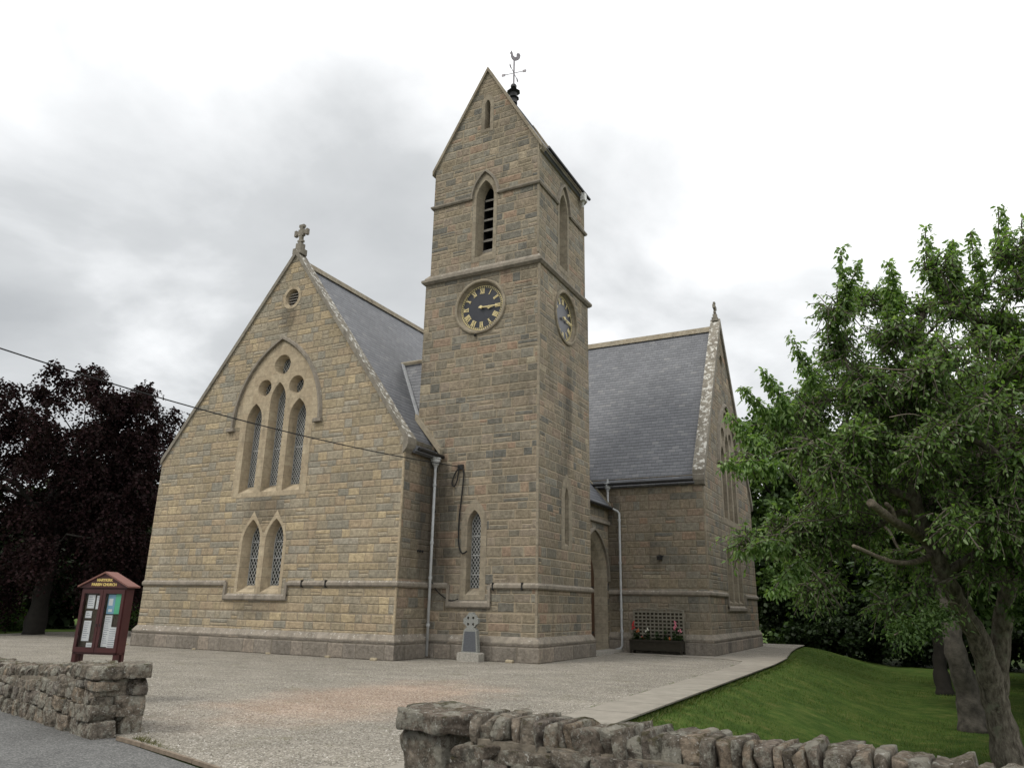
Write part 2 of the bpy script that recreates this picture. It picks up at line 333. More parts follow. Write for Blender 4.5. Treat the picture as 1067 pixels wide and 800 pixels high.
plain('planter_timber', (.03, .026, .018), .85, scale=10, bump=.008)
plain('trellis_timber', (.20, .185, .145), .85, scale=12)
for nm, c in dict(petal_red=(.55, .03, .04), petal_pink=(.72, .22, .30), petal_white=(.8, .78, .68), petal_orange=(.55, .16, .05)).items(): plain(nm, c, .6, var=.15)
plain('lamp_black', (.02, .02, .022), .35, 0, .5)
plain('cable_black', (.012, .012, .012), .6)
plain('loose_stone', (.30, .255, .175), .9, scale=15, bump=.01)
plain('kerb_stone', (.17, .135, .10), .9, scale=12, bump=.01)
plain('roof_lichen', (.2, .2, .17), .9)
def pane_fn(t, b):
    out = [n for n in t.n if n.type == 'OUTPUT_MATERIAL'][0]; tr = t.new('ShaderNodeBsdfTransparent'); gl = t.new('ShaderNodeBsdfGlossy'); gl.inputs['Roughness'].default_value = .03
    fr = t.new('ShaderNodeFresnel'); fr.inputs[0].default_value = 1.18; mxs = t.new('ShaderNodeMixShader'); t.l.new(fr.outputs[0], mxs.inputs[0]); t.l.new(tr.outputs[0], mxs.inputs[1]); t.l.new(gl.outputs[0], mxs.inputs[2]); t.l.new(mxs.outputs[0], out.inputs[0])
mat('clear_pane', pane_fn)
def glass_fn(t, b):
    P = t.new('ShaderNodeNewGeometry').outputs['Position']; x, y, z = t.xyz(P)
    q, _ = t.wn(t.comb(t.m('FLOOR', t.m('MULTIPLY', t.m('ADD', x, y), 9.0)), t.m('FLOOR', t.m('MULTIPLY', z, 7.0)), 0.0))
    t.put(b.inputs['Base Color'], t.ramp(q, [(0, (.012, .014, .013)), (.6, (.03, .034, .03)), (1, (.06, .065, .055))]))
    b.inputs['Roughness'].default_value = .12; b.inputs['Specular IOR Level'].default_value = .8
    t.put(b.inputs['Normal'], t.bump(t.noise(P, 6, 2), .3, .03))
mat('leaded_glass', glass_fn)

# ------------------------------------------------------------------ objects
def tag(o, label=None, cat=None, group=None, kind=None):
    if label: o['label'] = label
    if cat: o['category'] = cat
    if group: o['group'] = group
    if kind: o['kind'] = kind
    return o
def empty(name, loc=(0, 0, 0), rz=0, parent=None):
    o = bpy.data.objects.new(name, None); COL.objects.link(o); o.location = loc; o.rotation_euler = (0, 0, rz); o.parent = parent
    o.empty_display_size = .2; return o
def origin(o):
    v = Vector((0, 0, 0))
    while o: v += o.location; o = o.parent
    return v

class MB:
    def __init__(s): s.v = []; s.f = []
    def quad(s, a, b, c, d): i = len(s.v); s.v += [tuple(a), tuple(b), tuple(c), tuple(d)]; s.f.append((i, i+1, i+2, i+3)); return s
    def poly(s, pts): i = len(s.v); s.v += [tuple(p) for p in pts]; s.f.append(tuple(range(i, i+len(pts)))); return s
    def box(s, x0, x1, y0, y1, z0, z1):
        i = len(s.v); s.v += [(x, y, z) for z in (z0, z1) for y in (y0, y1) for x in (x0, x1)]
        s.f += [tuple(i+k for k in q) for q in ((0, 2, 3, 1), (4, 5, 7, 6), (0, 1, 5, 4), (2, 6, 7, 3), (0, 4, 6, 2), (1, 3, 7, 5))]; return s
    def obox(s, c, ax, ay, az):
        c = Vector(c); ax = Vector(ax); ay = Vector(ay); az = Vector(az); i = len(s.v)
        s.v += [tuple(c+ax*sx+ay*sy+az*sz) for sz in (-1, 1) for sy in (-1, 1) for sx in (-1, 1)]
        s.f += [tuple(i+k for k in q) for q in ((0, 2, 3, 1), (4, 5, 7, 6), (0, 1, 5, 4), (2, 6, 7, 3), (0, 4, 6, 2), (1, 3, 7, 5))]; return s
    def prism(s, pts, vec):
        i = len(s.v); n = len(pts); vec = Vector(vec); s.v += [tuple(p) for p in pts] + [tuple(Vector(p)+vec) for p in pts]
        s.f.append(tuple(range(i, i+n))); s.f.append(tuple(range(i+2*n-1, i+n-1, -1)))
        for k in range(n): a = k; b = (k+1) % n; s.f.append((i+b, i+a, i+n+a, i+n+b))
        return s
    def tube(s, pts, r, n=8, cap=True):
        pts = [Vector(p) for p in pts]; rs = r if isinstance(r, (list, tuple)) else [r]*len(pts); base = len(s.v)
        up = None
        for k, p in enumerate(pts):
            d = (pts[min(k+1, len(pts)-1)] - pts[max(k-1, 0)]); d = d.normalized() if d.length > 1e-9 else Vector((0, 0, 1))
            if up is None: up = d.orthogonal().normalized()
            up = (up - d*up.dot(d)); up = up.normalized() if up.length > 1e-6 else d.orthogonal().normalized()
            sd_ = d.cross(up)
            for j in range(n): a = 2*math.pi*j/n; s.v.append(tuple(p + (up*math.cos(a)+sd_*math.sin(a))*rs[k]))
        for k in range(len(pts)-1):
            for j in range(n): a = base+k*n+j; b = base+k*n+(j+1) % n; s.f.append((a, b, b+n, a+n))
        if cap: s.f.append(tuple(base+j for j in range(n-1, -1, -1))); e = base+(len(pts)-1)*n; s.f.append(tuple(e+j for j in range(n)))
        return s
    def build(s, name, m, parent=None, smooth=False, local=False):
        me = bpy.data.meshes.new(name); off = origin(parent) if (parent and not local) else Vector((0, 0, 0))
        me.from_pydata([(a-off.x, b-off.y, c-off.z) for a, b, c in s.v], [], s.f); me.materials.append(MATS[m])
        if smooth: me.polygons.foreach_set('use_smooth', [True]*len(me.polygons))
        me.update(); o = bpy.data.objects.new(name, me); COL.objects.link(o); o.parent = parent; return o

class Plane:
    """kind 'y': wall facing -Y at y=d; kind 'x': wall facing +X at x=d; off is outward"""
    def __init__(s, kind, d): s.k = kind; s.d = d
    def __call__(s, u, z, off=0): return (u, s.d-off, z) if s.k == 'y' else (s.d+off, u, z)
    def out(s): return Vector((0, -1, 0)) if s.k == 'y' else Vector((1, 0, 0))

def holed(mb, pl, outer, holes, off=0):
    polys = [outer]+holes; flat = [p for q in polys for p in q]
    tris = tessellate_polygon([[Vector((a, b, 0)) for a, b in q] for q in polys])
    i = len(mb.v); mb.v += [pl(a, b, off) for a, b in flat]
    for t in tris:
        a, b, c = (flat[k] for k in t); cr = (b[0]-a[0])*(c[1]-a[1])-(b[1]-a[1])*(c[0]-a[0])
        if abs(cr) < 1e-10: continue
        t = t if cr > 0 else t[::-1]; mb.f.append(tuple(i+k for k in t))
def strip(mb, pl, A, B, oa, ob, flip=False):
    n = len(A)
    for k in range(n):
        j = (k+1) % n; q = [pl(*A[k], oa), pl(*A[j], oa), pl(*B[j], ob), pl(*B[k], ob)]
        mb.quad(*(q[::-1] if flip else q))
def lancet(c, hw, z0, sp, ap, n=9):
    hgt = ap-sp; R = (hgt*hgt+hw*hw)/(2*hw); th = math.asin(min(1, hgt/R)) if R >= hgt else math.pi/2
    if R < hw: th = math.pi/2
    r = [(c+hw-R+R*math.cos(th*k/n), sp+R*math.sin(th*k/n)) for k in range(n+1)]; r[-1] = (c, ap)
    l = [(2*c-x, z) for x, z in r[:-1]][::-1]
    return [(c-hw, z0), (c+hw, z0)] + r + l
def circ(c, z, r, n=24, rz=None, foil=0): 
    rz = rz or r; o = []
    for k in range(n):
        a = 2*math.pi*k/n; q = 1 - foil*(1-abs(math.cos(1.5*a+.3)))
        o.append((c+r*q*math.cos(a), z+rz*q*math.sin(a)))
    return o
def inset(o, c, k, zlo, rise):
    zt = max(z for _, z in o); zb = min(z for _, z in o)
    return [(c+(x-c)*k, zb+rise+(z-zb)*((zt-zb-rise-(1-k)*.35)/(zt-zb))) for x, z in o]
def clip(a, b, poly):
    t0, t1 = 0., 1.; n = len(poly); dx_, dy_ = b[0]-a[0], b[1]-a[1]
    for k in range(n):
        p, q = poly[k], poly[(k+1) % n]; ex, ey = q[0]-p[0], q[1]-p[1]
        num = ex*(a[1]-p[1])-ey*(a[0]-p[0]); de = ex*dy_-ey*dx_
        if abs(de) < 1e-12:
            if num < 0: return None
            continue
        t = -num/de
        if de > 0: t0 = max(t0, t)
        else: t1 = min(t1, t)
    return None if t0 >= t1 else ((a[0]+dx_*t0, a[1]+dy_*t0), (a[0]+dx_*t1, a[1]+dy_*t1))

church = empty('church', (0, 0, 0))
tag(church, 'stone church with square clock tower, slate roofs and pointed windows', 'church')
P = church

def window(pl, out, c, depth, k=.82, rise=.22, dia=(.115, .16), bw=.011, saddle=(), sur='dressed_sandstone', circle=False, hung=True):
    """reveal, glass, lattice of one opening"""
    inn = inset(out, c, k, 0, rise) if not circle else None
    if circle: inn = circle
    rv = MB(); strip(rv, pl, out, inn, 0.0, -depth, flip=True)
    rv.build('window_reveal', sur, P)
    g = MB(); g.poly([pl(a, b, -depth+.004) for a, b in inn]); g.f[-1] = g.f[-1]
    go = g.build('church_window', 'leaded_glass', P)
    lt = MB(); xs = [a for a, _ in inn]; zs = [b for _, b in inn]; x0, x1, z0, z1 = min(xs), max(xs), min(zs), max(zs)
    px, pz = dia; n = int((x1-x0)/px + (z1-z0)/pz)+4; hl = (z1-z0)+2
    conv = inn if not circle else circ(sum(xs)/len(xs), sum(zs)/len(zs), (x1-x0)/2*.9, 24, (z1-z0)/2*.9)
    def bar(s_, r):
        a, b = s_; A = Vector(pl(*a, -depth+.03)); B = Vector(pl(*b, -depth+.03)); lt.tube([A, B], r, 4, False)
    for i in range(-n, n+1):
        for sgn in (1, -1):
            cx_ = (x0+x1)/2+i*px; zc = (z0+z1)/2
            s_ = clip((cx_-sgn*hl*px/pz/1, zc-hl), (cx_+sgn*hl*px/pz/1, zc+hl), conv)
            if s_ and (s_[0][0]-s_[1][0])**2+(s_[0][1]-s_[1][1])**2 > .0009: bar(s_, bw)
    for zz in saddle:
        s_ = clip((x0-1, zz), (x1+1, zz), conv)
        if s_: bar(s_, bw*1.6)
    if not circle:
        pts = [pl(a, b, -depth+.02) for a, b in inn]; lt.tube(pts+[pts[0]], .012, 4, False)
    lt.build('lattice', 'window_lead', go)
    return go

def band2d(pl, path, wd, proud, base=0.0):
    """mould following a 2D path on a wall, wd wide (to the left of the path direction), standing proud"""
    mb = MB(); n = len(path); off = []
    for k in range(n):
        a = path[max(k-1, 0)]; b = path[min(k+1, n-1)]; dx_, dz_ = b[0]-a[0], b[1]-a[1]; L = math.hypot(dx_, dz_) or 1
        if 0 < k < n-1:
            e1 = Vector((path[k][0]-a[0], path[k][1]-a[1])).normalized(); e2 = Vector((b[0]-path[k][0], b[1]-path[k][1])).normalized()
            n1_ = Vector((-e1.y, e1.x)); n2_ = Vector((-e2.y, e2.x)); m_ = (n1_+n2_).normalized(); kk = min(2.2, 1/max(.3, m_.dot(n1_)))
            off.append((path[k][0]+m_.x*wd*kk, path[k][1]+m_.y*wd*kk))
        else: off.append((path[k][0]-dz_/L*wd, path[k][1]+dx_/L*wd))
    prof = lambda k: [pl(*path[k], base), pl(*path[k], proud), pl(path[k][0]*.35+off[k][0]*.65, path[k][1]*.35+off[k][1]*.65, proud), pl(*off[k], base+.01), pl(*off[k], base)]
    for k in range(n-1):
        A, B = prof(k), prof(k+1)
        for j in range(4): mb.quad(A[j], A[j+1], B[j+1], B[j])
    mb.poly(prof(0)[::-1]); mb.poly(prof(n-1)); return mb
def course(path, prof, closed=False):
    """horizontal moulding: path of (x,y) with the wall on the left, profile [(out,z)...]"""
    mb = MB(); n = len(path); rows = []
    for k in range(n):
        p = Vector(path[k]); e = []
        if k > 0 or closed: e.append((p-Vector(path[k-1])).normalized())
        if k < n-1 or closed: e.append((Vector(path[(k+1) % n])-p).normalized())
        ns = [Vector((a.y, -a.x)) for a in e]; m_ = sum(ns, Vector((0, 0))).normalized(); kk = 1/max(.3, m_.dot(ns[0]))
        rows.append([(p.x+m_.x*o_*kk, p.y+m_.y*o_*kk, z_) for o_, z_ in prof])
    for k in range(n if closed else n-1):
        A, B = rows[k], rows[(k+1) % n]
        for j in range(len(prof)-1): mb.quad(A[j], B[j], B[j+1], A[j+1])
    if not closed: mb.poly(rows[0]); mb.poly(rows[-1][::-1])
    return mb

# ---- nave gable (facing the viewer on the left)
XA, XC, EA, HA = -10.32, -5.03, 6.1, 12.95
RA = 12.79; sA = (RA-5.96)/5.03
A = Plane('y', 0.0); AS = Plane('x', 0.0)
WC = -5.15
lan = [(-6.11, lancet(-6.11, .33, 4.78, 7.15, 7.74)), (WC, lancet(WC, .33, 4.78, 7.72, 8.38)), (-4.23, lancet(-4.23, .35, 4.78, 7.12, 7.73))]
cir = [(WC+.03, circ(WC+.03, 8.97, .35)), (-5.80, circ(-5.80, 8.24, .29)), (-4.42, circ(-4.42, 8.21, .31))]
low = [(-5.63, lancet(-5.63, .37, 1.72, 3.22, 3.92)), (-4.66, lancet(-4.66, .37, 1.72, 3.22, 3.92))]
vent = circ(-5.03, 11.36, .29, 20, .31)
holesA = [o for _, o in lan]+[o for _, o in cir]+[o for _, o in low]+[vent]
mb = MB(); holed(mb, A, [(XA, -.15), (0, -.15), (0, EA), (XC, HA), (XA, EA)], holesA); mb.build('gable_wall', 'gable_masonry', P)
plate = MB(); arch = lancet(-5.17, 1.80, 4.62, 6.98, 9.80, 16)
# ashlar filling below the great arch: arch head with the three lights and three circles
outerp = [(-6.72, 4.62), (-3.60, 4.62), (-3.60, 6.98)] + [p for p in arch[2:] if True][0:0] + arch[2:] + [(-6.72, 6.98)]
holed(plate, A, outerp, [o for _, o in lan]+[o for _, o in cir], .008); plate.build('window_surround', 'dressed_sandstone', P)
pl2 = MB(); holed(pl2, A, [(-6.12, 1.66), (-4.17, 1.66), (-4.17, 3.25), (-4.27, 3.62), (-4.66, 4.18), (-5.05, 3.62), (-5.145, 3.4), (-5.24, 3.62), (-5.63, 4.18), (-6.02, 3.62), (-6.12, 3.25)], [o for _, o in low], .008)
pl2.build('window_surround', 'dressed_sandstone', P)
for c, o in lan: window(A, o, c, .34, .84, .24, dia=(.10, .145), bw=.0135, saddle=(6.2,))
for c, o in low: window(A, o, c, .32, .70, .22, dia=(.12, .19), saddle=(2.75, 3.25))
for i, (c, o) in enumerate(cir):
    zc = sum(z for _, z in o)/len(o); r = (max(x for x, _ in o)-min(x for x, _ in o))/2
    window(A, o, c, .28, circle=circ(c, zc, r*.80, 24, foil=.42 if i == 0 else .12), bw=.009)
# round louvred vent high in the gable
rv = MB(); vi = circ(-5.03, 11.36, .245, 20, .265); strip(rv, A, vent, vi, 0, -.3, True); vo = rv.build('round_vent', 'dressed_sandstone', P)
b_ = MB(); b_.poly([A(a, z, -.3) for a, z in vi]); b_.build('vent_back', 'dark_void', vo)
for k in range(5):
    zz = 11.16+k*.1; hw = .245*math.sqrt(max(0.05, 1-((zz-11.36)/.265)**2)); b_ = MB()
    b_.obox((-5.03, .16, zz), (hw, 0, 0), (0, .07, .045), (0, -.006, .012)); b_.build('louver', 'louver_stone', vo)
rg = MB(); ring = circ(-5.03, 11.36, .40, 20, .42); strip(rg, A, ring, vent, .008, .008); rg.build('vent_surround', 'dressed_sandstone', P)
# hood mould with label stops
hp = lancet(-5.17, 1.84, 0, 6.98, 9.86, 16)[2:]
band2d(A, hp, -.11, .10).build('hood_mould', 'tower_string', P)
for xs in (-7.12, -3.36): MB().box(xs-.14, xs+.17, -.11, .0, 6.86, 6.97).build('label_stop', 'tower_string', P)
# the other walls of the nave
mb = MB(); holed(mb, AS, [(0, -.15), (26, -.15), (26, EA), (0, EA)], []); mb.build('nave_wall', 'wing_masonry', P)
MB().quad((XA, 26, -.15), (XA, 0, -.15), (XA, 0, EA), (XA, 26, EA)).build('nave_wall', 'wing_masonry', P)
MB().poly([(0, 26, -.15), (XA, 26, -.15), (XA, 26, EA), (XC, 26, HA), (0, 26, EA)]).build('gable_wall', 'wing_masonry', P)
def roof(mb, a, b, c, dd, th=.1):
    a, b, c, dd = map(Vector, (a, b, c, dd)); nn = (b-a).cross(dd-a).normalized(); nn = nn if nn.z > 0 else -nn
    mb.prism([a-nn*th, b-nn*th, c-nn*th, dd-nn*th] if nn.dot((b-a).cross(c-b)) > 0 else [dd-nn*th, c-nn*th, b-nn*th, a-nn*th], nn*th); return mb
ov = .17
roof(MB(), (ov, .3, RA-sA*(5.03+ov)), (ov, 25.7, RA-sA*(5.03+ov)), (XC, 25.7, RA), (XC, .3, RA)).build('nave_roof', 'slate_along_y', P)
roof(MB(), (XA-ov, 25.7, RA-sA*(5.29+ov)), (XA-ov, .3, RA-sA*(5.29+ov)), (XC, .3, RA), (XC, 25.7, RA)).build('nave_roof', 'slate_along_y', P)
MB().prism([(XC-.17, .3, RA-.14), (XC+.17, .3, RA-.14), (XC+.07, .3, RA+.09), (XC-.07, .3, RA+.09)], (0, 25.4, 0)).build('roof_ridge', 'ridge_stone', P)
def coping_y(x0, z0, x1, z1, y0, y1, th=.13, up=.07):     # skew in an x-z gable
    return MB().prism([(x0, y0, z0-th), (x1, y0, z1-th), (x1, y0, z1+up), (x0, y0, z0+up)], (0, y1-y0, 0))
coping_y(.12, 6.02, XC, HA+.12, -.07, .34).build('gable_coping', 'coping_stone', P)
coping_y(XC, HA+.12, XA-.03, 6.10, -.06, .34).build('gable_coping', 'coping_stone', P)
MB().prism([(-.02, -.075, 5.62), (.10, -.075, 5.76), (.15, -.075, 5.88), (.15, -.075, 6.08), (-.02, -.075, 6.3)], (0, .42, 0)).build('kneeler_stone', 'coping_stone', P)
def finial(x, y, z, s, ax):
    f = empty('gable_cross', (x, y, z), parent=P); L = lambda p: Vector((x, y, z))+Vector(p)*s
    e = Vector((1, 0, 0)) if ax == 'x' else Vector((0, 1, 0)); t = Vector((0, 1, 0)) if ax == 'x' else Vector((1, 0, 0))
    b = MB(); b.obox(L((0, 0, .02)), e*.17*s, t*.15*s, (0, 0, .1*s)); b.obox(L((0, 0, .2)), e*.11*s, t*.1*s, (0, 0, .12*s)); b.build('pedestal', 'coping_stone', f)
    b = MB(); b.obox(L((0, 0, .62)), e*.055*s, t*.05*s, (0, 0, .34*s)); b.obox(L((0, 0, .42)), e*.10*s, t*.06*s, (0, 0, .035*s))
    b.obox(L((0, 0, .72)), e*.25*s, t*.048*s, (0, 0, .055*s))
    for sx in (-1, 1): b.obox(L((0, 0, .72))+e*sx*.23*s, e*.045*s, t*.052*s, (0, 0, .10*s))
    b.obox(L((0, 0, .96)), e*.10*s, t*.052*s, (0, 0, .045*s)); b.obox(L((0, 0, .72)), e*.11*s, t*.055*s, (0, 0, .11*s))
    b.build('stone_cross', 'coping_stone', f)
finial(XC, .12, HA+.12, 1.08, 'x')
# string course and plinth profile
def string(path, z, mname='string_stone', out=.075): course(path, [(0, z-.10), (out*.6, z-.10), (out, z-.06), (out, z+.01), (0.0, z+.07)]).build('string_course', mname, P)
ZS = 2.0
string([(XA, 26), (XA, 0), (-6.52, 0)][1:], ZS); string([(-3.92, 0), (0, 0), (0, 1.7)], ZS)
for x0, x1, y_, pl in ((-6.52, -3.92, 0, A),):
    MB().box(x0, x0+.09, -.075, 0, 1.62, ZS+.02).build('string_course', 'string_stone', P)
    MB().box(x1-.09, x1, -.075, 0, 1.62, ZS+.02).build('string_course', 'string_stone', P)
    course([(x0, 0), (x1, 0)], [(0, 1.48), (.05, 1.48), (.078, 1.52), (.078, 1.62), (0, 1.68)]).build('string_course', 'string_stone', P)
PL = [(.10, -.15), (.10, .50), (0, .64)]
course([(XA, 26), (XA, 0), (0, 0), (0, 1.7)], [PL[0], (.10, .46)]).build('plinth', 'plinth_masonry', P)
course([(XA, 26), (XA, 0), (0, 0), (0, 1.7)], [(.10, .46), (.106, .463), (.106, .50), (0, .655)]).build('plinth_weathering', 'string_stone', P)
def quoins(mb, pl, u0, sgn, z0, z1, seed=0):
    rnd = random.Random(seed); z = z0; k = 0
    while z < z1-.1:
        h = rnd.uniform(.24, .34); h = min(h, z1-z); wd = (.42 if k % 2 else .26)*rnd.uniform(.9, 1.1); k += 1
        pts = [(u0, z+.008), (u0+sgn*wd, z+.008), (u0+sgn*wd, z+h-.008), (u0, z+h-.008)]
        q = [pl(a, b, .007) for a, b in pts]; mb.quad(*(q if sgn > 0 else q[::-1])); z += h
def arris(x, y, z0, z1, name='corner_margin', m='tower_dressed', w_=.05):
    MB().box(x-w_, x+.012, y-.012, y+w_, z0, z1).build(name, m, P)
arris(0, 0, .65, 5.7, m='dressed_sandstone', w_=.04)

# ---- small cross roof between nave and tower
roof(MB(), (-3.0, 3.34, 9.6), (.2, 3.34, 9.6), (.2, 1.72, 6.75), (-.55, 1.72, 6.75)).build('link_roof', 'slate_along_x', P)
roof(MB(), (-3.0, 3.34, 9.6), (-.55, 4.96, 6.75), (.2, 4.96, 6.75), (.2, 3.34, 9.6)).build('link_roof', 'slate_along_x', P)
MB().tube([(-2.75, 3.34, 9.64), (.1, 3.34, 9.64)], .09, 6).build('link_ridge', 'ridge_stone', P)
MB().tube([(-2.68, 3.30, 9.62), (-.74, 1.74, 6.98)], .07, 5).build('valley_lead', 'lead', P)
# lead and mortar fillet where the nave roof meets the tower
MB().prism([(-.78, 1.70, 7.02), (.20, 1.70, 5.85), (.20, 1.70, 6.02), (-.78, 1.70, 7.22)], (0, -.17, 0)).build('roof_fillet', 'ridge_stone', P)

# ---- tower
TX0, TX1, TY0, TY1 = -.75, 3.45, 1.70, 5.73; TC = 1.37; TYC = 3.715; ZK = 11.72
UX0, UX1, UY0, UY1 = -.62, 3.38, 1.74, 5.66
T = Plane('y', TY0); TR = Plane('x', TX1); U = Plane('y', UY0); UR = Plane('x', UX1)
tl = lancet(TC+.04, .225, 1.74, 3.72, 4.14); ck = circ(TC, 10.56, .84, 40); ck2 = circ(TYC+.03, 10.56, .84, 40)
sl = lancet(TYC+.05, .15, 3.22, 4.62, 4.98)
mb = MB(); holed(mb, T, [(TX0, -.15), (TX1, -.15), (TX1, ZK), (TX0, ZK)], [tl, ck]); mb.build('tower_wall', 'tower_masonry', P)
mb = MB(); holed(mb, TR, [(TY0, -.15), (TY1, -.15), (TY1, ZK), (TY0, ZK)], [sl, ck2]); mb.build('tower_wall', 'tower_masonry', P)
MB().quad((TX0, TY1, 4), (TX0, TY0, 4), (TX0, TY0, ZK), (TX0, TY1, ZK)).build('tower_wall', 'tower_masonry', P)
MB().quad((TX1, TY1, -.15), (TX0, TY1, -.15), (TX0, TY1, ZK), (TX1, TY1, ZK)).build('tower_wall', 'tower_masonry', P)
def ringplate(pl, o, outer, off, m='tower_dressed'):
    r = MB(); holed(r, pl, outer, [o], off); return r.build('window_surround', m, P)
ringplate(T, tl, lancet(TC+.04, .42, 1.60, 3.72, 4.46), .008)
ringplate(TR, sl, lancet(TYC+.05, .42, 3.10, 4.66, 5.40), .008)
window(T, tl, TC+.04, .24, .84, .2, dia=(.105, .15), bw=.012, saddle=(2.3, 2.85, 3.4), sur='tower_dressed')
window(TR, sl, TYC+.05, .26, .62, .25, sur='tower_dressed')
# belfry stage
EU, HU = 16.02, 19.50; sU = (HU-EU)/2.0
bo = lancet(TC+.04, .33, 12.34, 14.48, 15.14); bo2 = lancet(TYC, .33, 12.34, 14.48, 15.14); si = lancet(TC+.03, .105, 17.15, 18.08, 18.32)
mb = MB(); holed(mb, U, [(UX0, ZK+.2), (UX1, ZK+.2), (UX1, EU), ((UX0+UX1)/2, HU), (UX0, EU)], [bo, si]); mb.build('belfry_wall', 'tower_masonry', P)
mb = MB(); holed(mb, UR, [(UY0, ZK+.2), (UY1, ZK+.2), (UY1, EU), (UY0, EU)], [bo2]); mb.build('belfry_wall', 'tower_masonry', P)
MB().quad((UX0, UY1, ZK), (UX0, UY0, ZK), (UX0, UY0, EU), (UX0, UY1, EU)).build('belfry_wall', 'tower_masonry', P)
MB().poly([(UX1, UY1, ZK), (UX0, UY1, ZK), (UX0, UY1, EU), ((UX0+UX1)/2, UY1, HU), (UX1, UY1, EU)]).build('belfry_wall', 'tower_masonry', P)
for pl, c, o in ((U, TC+.04, bo), (UR, TYC, bo2)):
    mid = inset(o, c, .86, 0, .1)
    ringplate(pl, o, lancet(c, .46, 12.16, 14.48, 15.36), .008)
    rv = MB(); strip(rv, pl, o, mid, 0, -.16, True)
    inn = inset(o, c, .66, 0, .30); strip(rv, pl, mid, inn, -.16, -.34, True)
    w_ = rv.build('belfry_opening', 'tower_dressed', P)
    b_ = MB(); b_.poly([pl(a, z, -.75) for a, z in inn]); b_.build('dark_interior', 'dark_void', w_)
    b_ = MB(); strip(b_, pl, inn, inn, -.34, -.75, True); b_.build('dark_interior', 'dark_void', w_)
    e = Vector((1, 0, 0)) if pl.k == 'y' else Vector((0, 1, 0)); oo = pl.out()
    for k in range(6):
        zz = 12.76+k*.385; hw = .225 if k < 5 else .17
        if k == 5: zz -= .04
        b_ = MB(); cc_ = Vector(pl(c, zz, -.47)); b_.obox(cc_, e*hw, oo*.15+Vector((0, 0, -.10)), Vector((0, 0, .028))+oo*.012); b_.build('louver', 'louver_stone', w_)
rv = MB(); sin_ = inset(si, TC+.03, .6, 0, .1); strip(rv, U, si, sin_, 0, -.25, True); w_ = rv.build('slit_window', 'tower_dressed', P)
b_ = MB(); b_.poly([U(a, z, -.25) for a, z in sin_]); b_.build('dark_interior', 'dark_void', w_)
ringplate(U, si, lancet(TC+.03, .24, 17.02, 18.1, 18.55), .008)
# second string, stepping over the openings as a hood
z2 = 14.58
def seg(path, z): course(path, [(0, z-.09), (.05, z-.09), (.085, z-.04), (.085, z+.01), (0, z+.06)]).build('string_course', 'tower_string', P)
seg([(UX0, UY1), (UX0, UY0), (TC+.04-.52, UY0)], z2); seg([(TC+.04+.52, UY0), (UX1, UY0), (UX1, TYC-.52)], z2); seg([(UX1, TYC+.52), (UX1, UY1), (UX0, UY1)], z2)
for pl, c in ((U, TC+.04), (UR, TYC)): band2d(pl, lancet(c, .47, 0, 14.5, 15.44, 12)[2:], -.085, .085).build('hood_mould', 'tower_string', P)
# big weathered string under the belfry
rect = [(TX0, TY1), (TX0, TY0), (TX1, TY0), (TX1, TY1)]
course(rect, [(0, ZK-.06), (.05, ZK-.05), (.12, ZK+.02), (.12, ZK+.10), (.05, ZK+.12), (.04, ZK+.18), (-.09, ZK+.34)], True).build('string_course', 'tower_string', P)
MB().box(TX0+.01, TX1-.01, TY0+.01, TY1-.01, ZK-.02, ZK+.05).build('stage_floor', 'tower_dressed', P)
# lower string with the drop round the window, plinth
string([(.0, TY0), (.58, TY0)], ZS, 'tower_string'); string([(2.02, TY0), (TX1, TY0), (TX1, TY1), (2.9, TY1)], ZS, 'tower_string')
for xx in (.58, 1.94): MB().box(xx, xx+.08, TY0-.07, TY0, 1.52, ZS+.02).build('string_course', 'tower_string', P)
course([(.58, TY0), (2.02, TY0)], [(0, 1.38), (.05, 1.38), (.075, 1.42), (.075, 1.52), (0, 1.58)]).build('string_course', 'tower_string', P)
course([(0, TY0), (TX1, TY0), (TX1, TY1), (2.9, TY1)], [(.10, -.15), (.10, .46)]).build('plinth', 'plinth_masonry', P)
course([(0, TY0), (TX1, TY0), (TX1, TY1), (2.9, TY1)], [(.10, .46), (.106, .463), (.106, .50), (0, .655)]).build('plinth_weathering', 'tower_string', P)
arris(TX1, TY0, .66, ZK-.06); arris(UX1, UY0, ZK+.35, 16.0)
# tower roof and skews
xm = (UX0+UX1)/2
def troof(sx):
    xe = UX1+.14 if sx > 0 else UX0-.14; zt = HU+.02; ze = zt-sU*(abs(xe-xm))
    a = [(xe, UY0+.25, ze), (xe, UY1-.25, ze), (xm, UY1-.25, zt), (xm, UY0+.25, zt)]
    return roof(MB(), *(a if sx > 0 else a[::-1])).build('tower_roof', 'slate_along_y', P)
troof(1); troof(-1)
for y0, y1 in ((UY0-.07, UY0+.3), (UY1-.3, UY1+.07)):
    for sx in (1, -1):
        xe = UX1+.10 if sx > 0 else UX0-.10; zt = HU+.16; ze = zt-sU*abs(xe-xm)
        pts = [(xe, y0, ze-.17), (xm, y0, zt-.17), (xm, y0, zt), (xe, y0, ze)]
        MB().prism(pts if sx < 0 else pts[::-1], (0, y1-y0, 0)).build('tower_coping', 'tower_dressed', P)
course([(UX1, UY0+.02), (UX1, UY1)], [(0, EU-.28), (.06, EU-.26), (.13, EU-.16), (.13, EU-.06), (0, EU-.02)]).build('eaves_cornice', 'tower_dressed', P)
MB().tube([(UX1+.20, UY0+.3, EU-.06), (UX1+.20, UY1+.05, EU-.06)], .055, 8).build('gutter', 'black_iron', P)
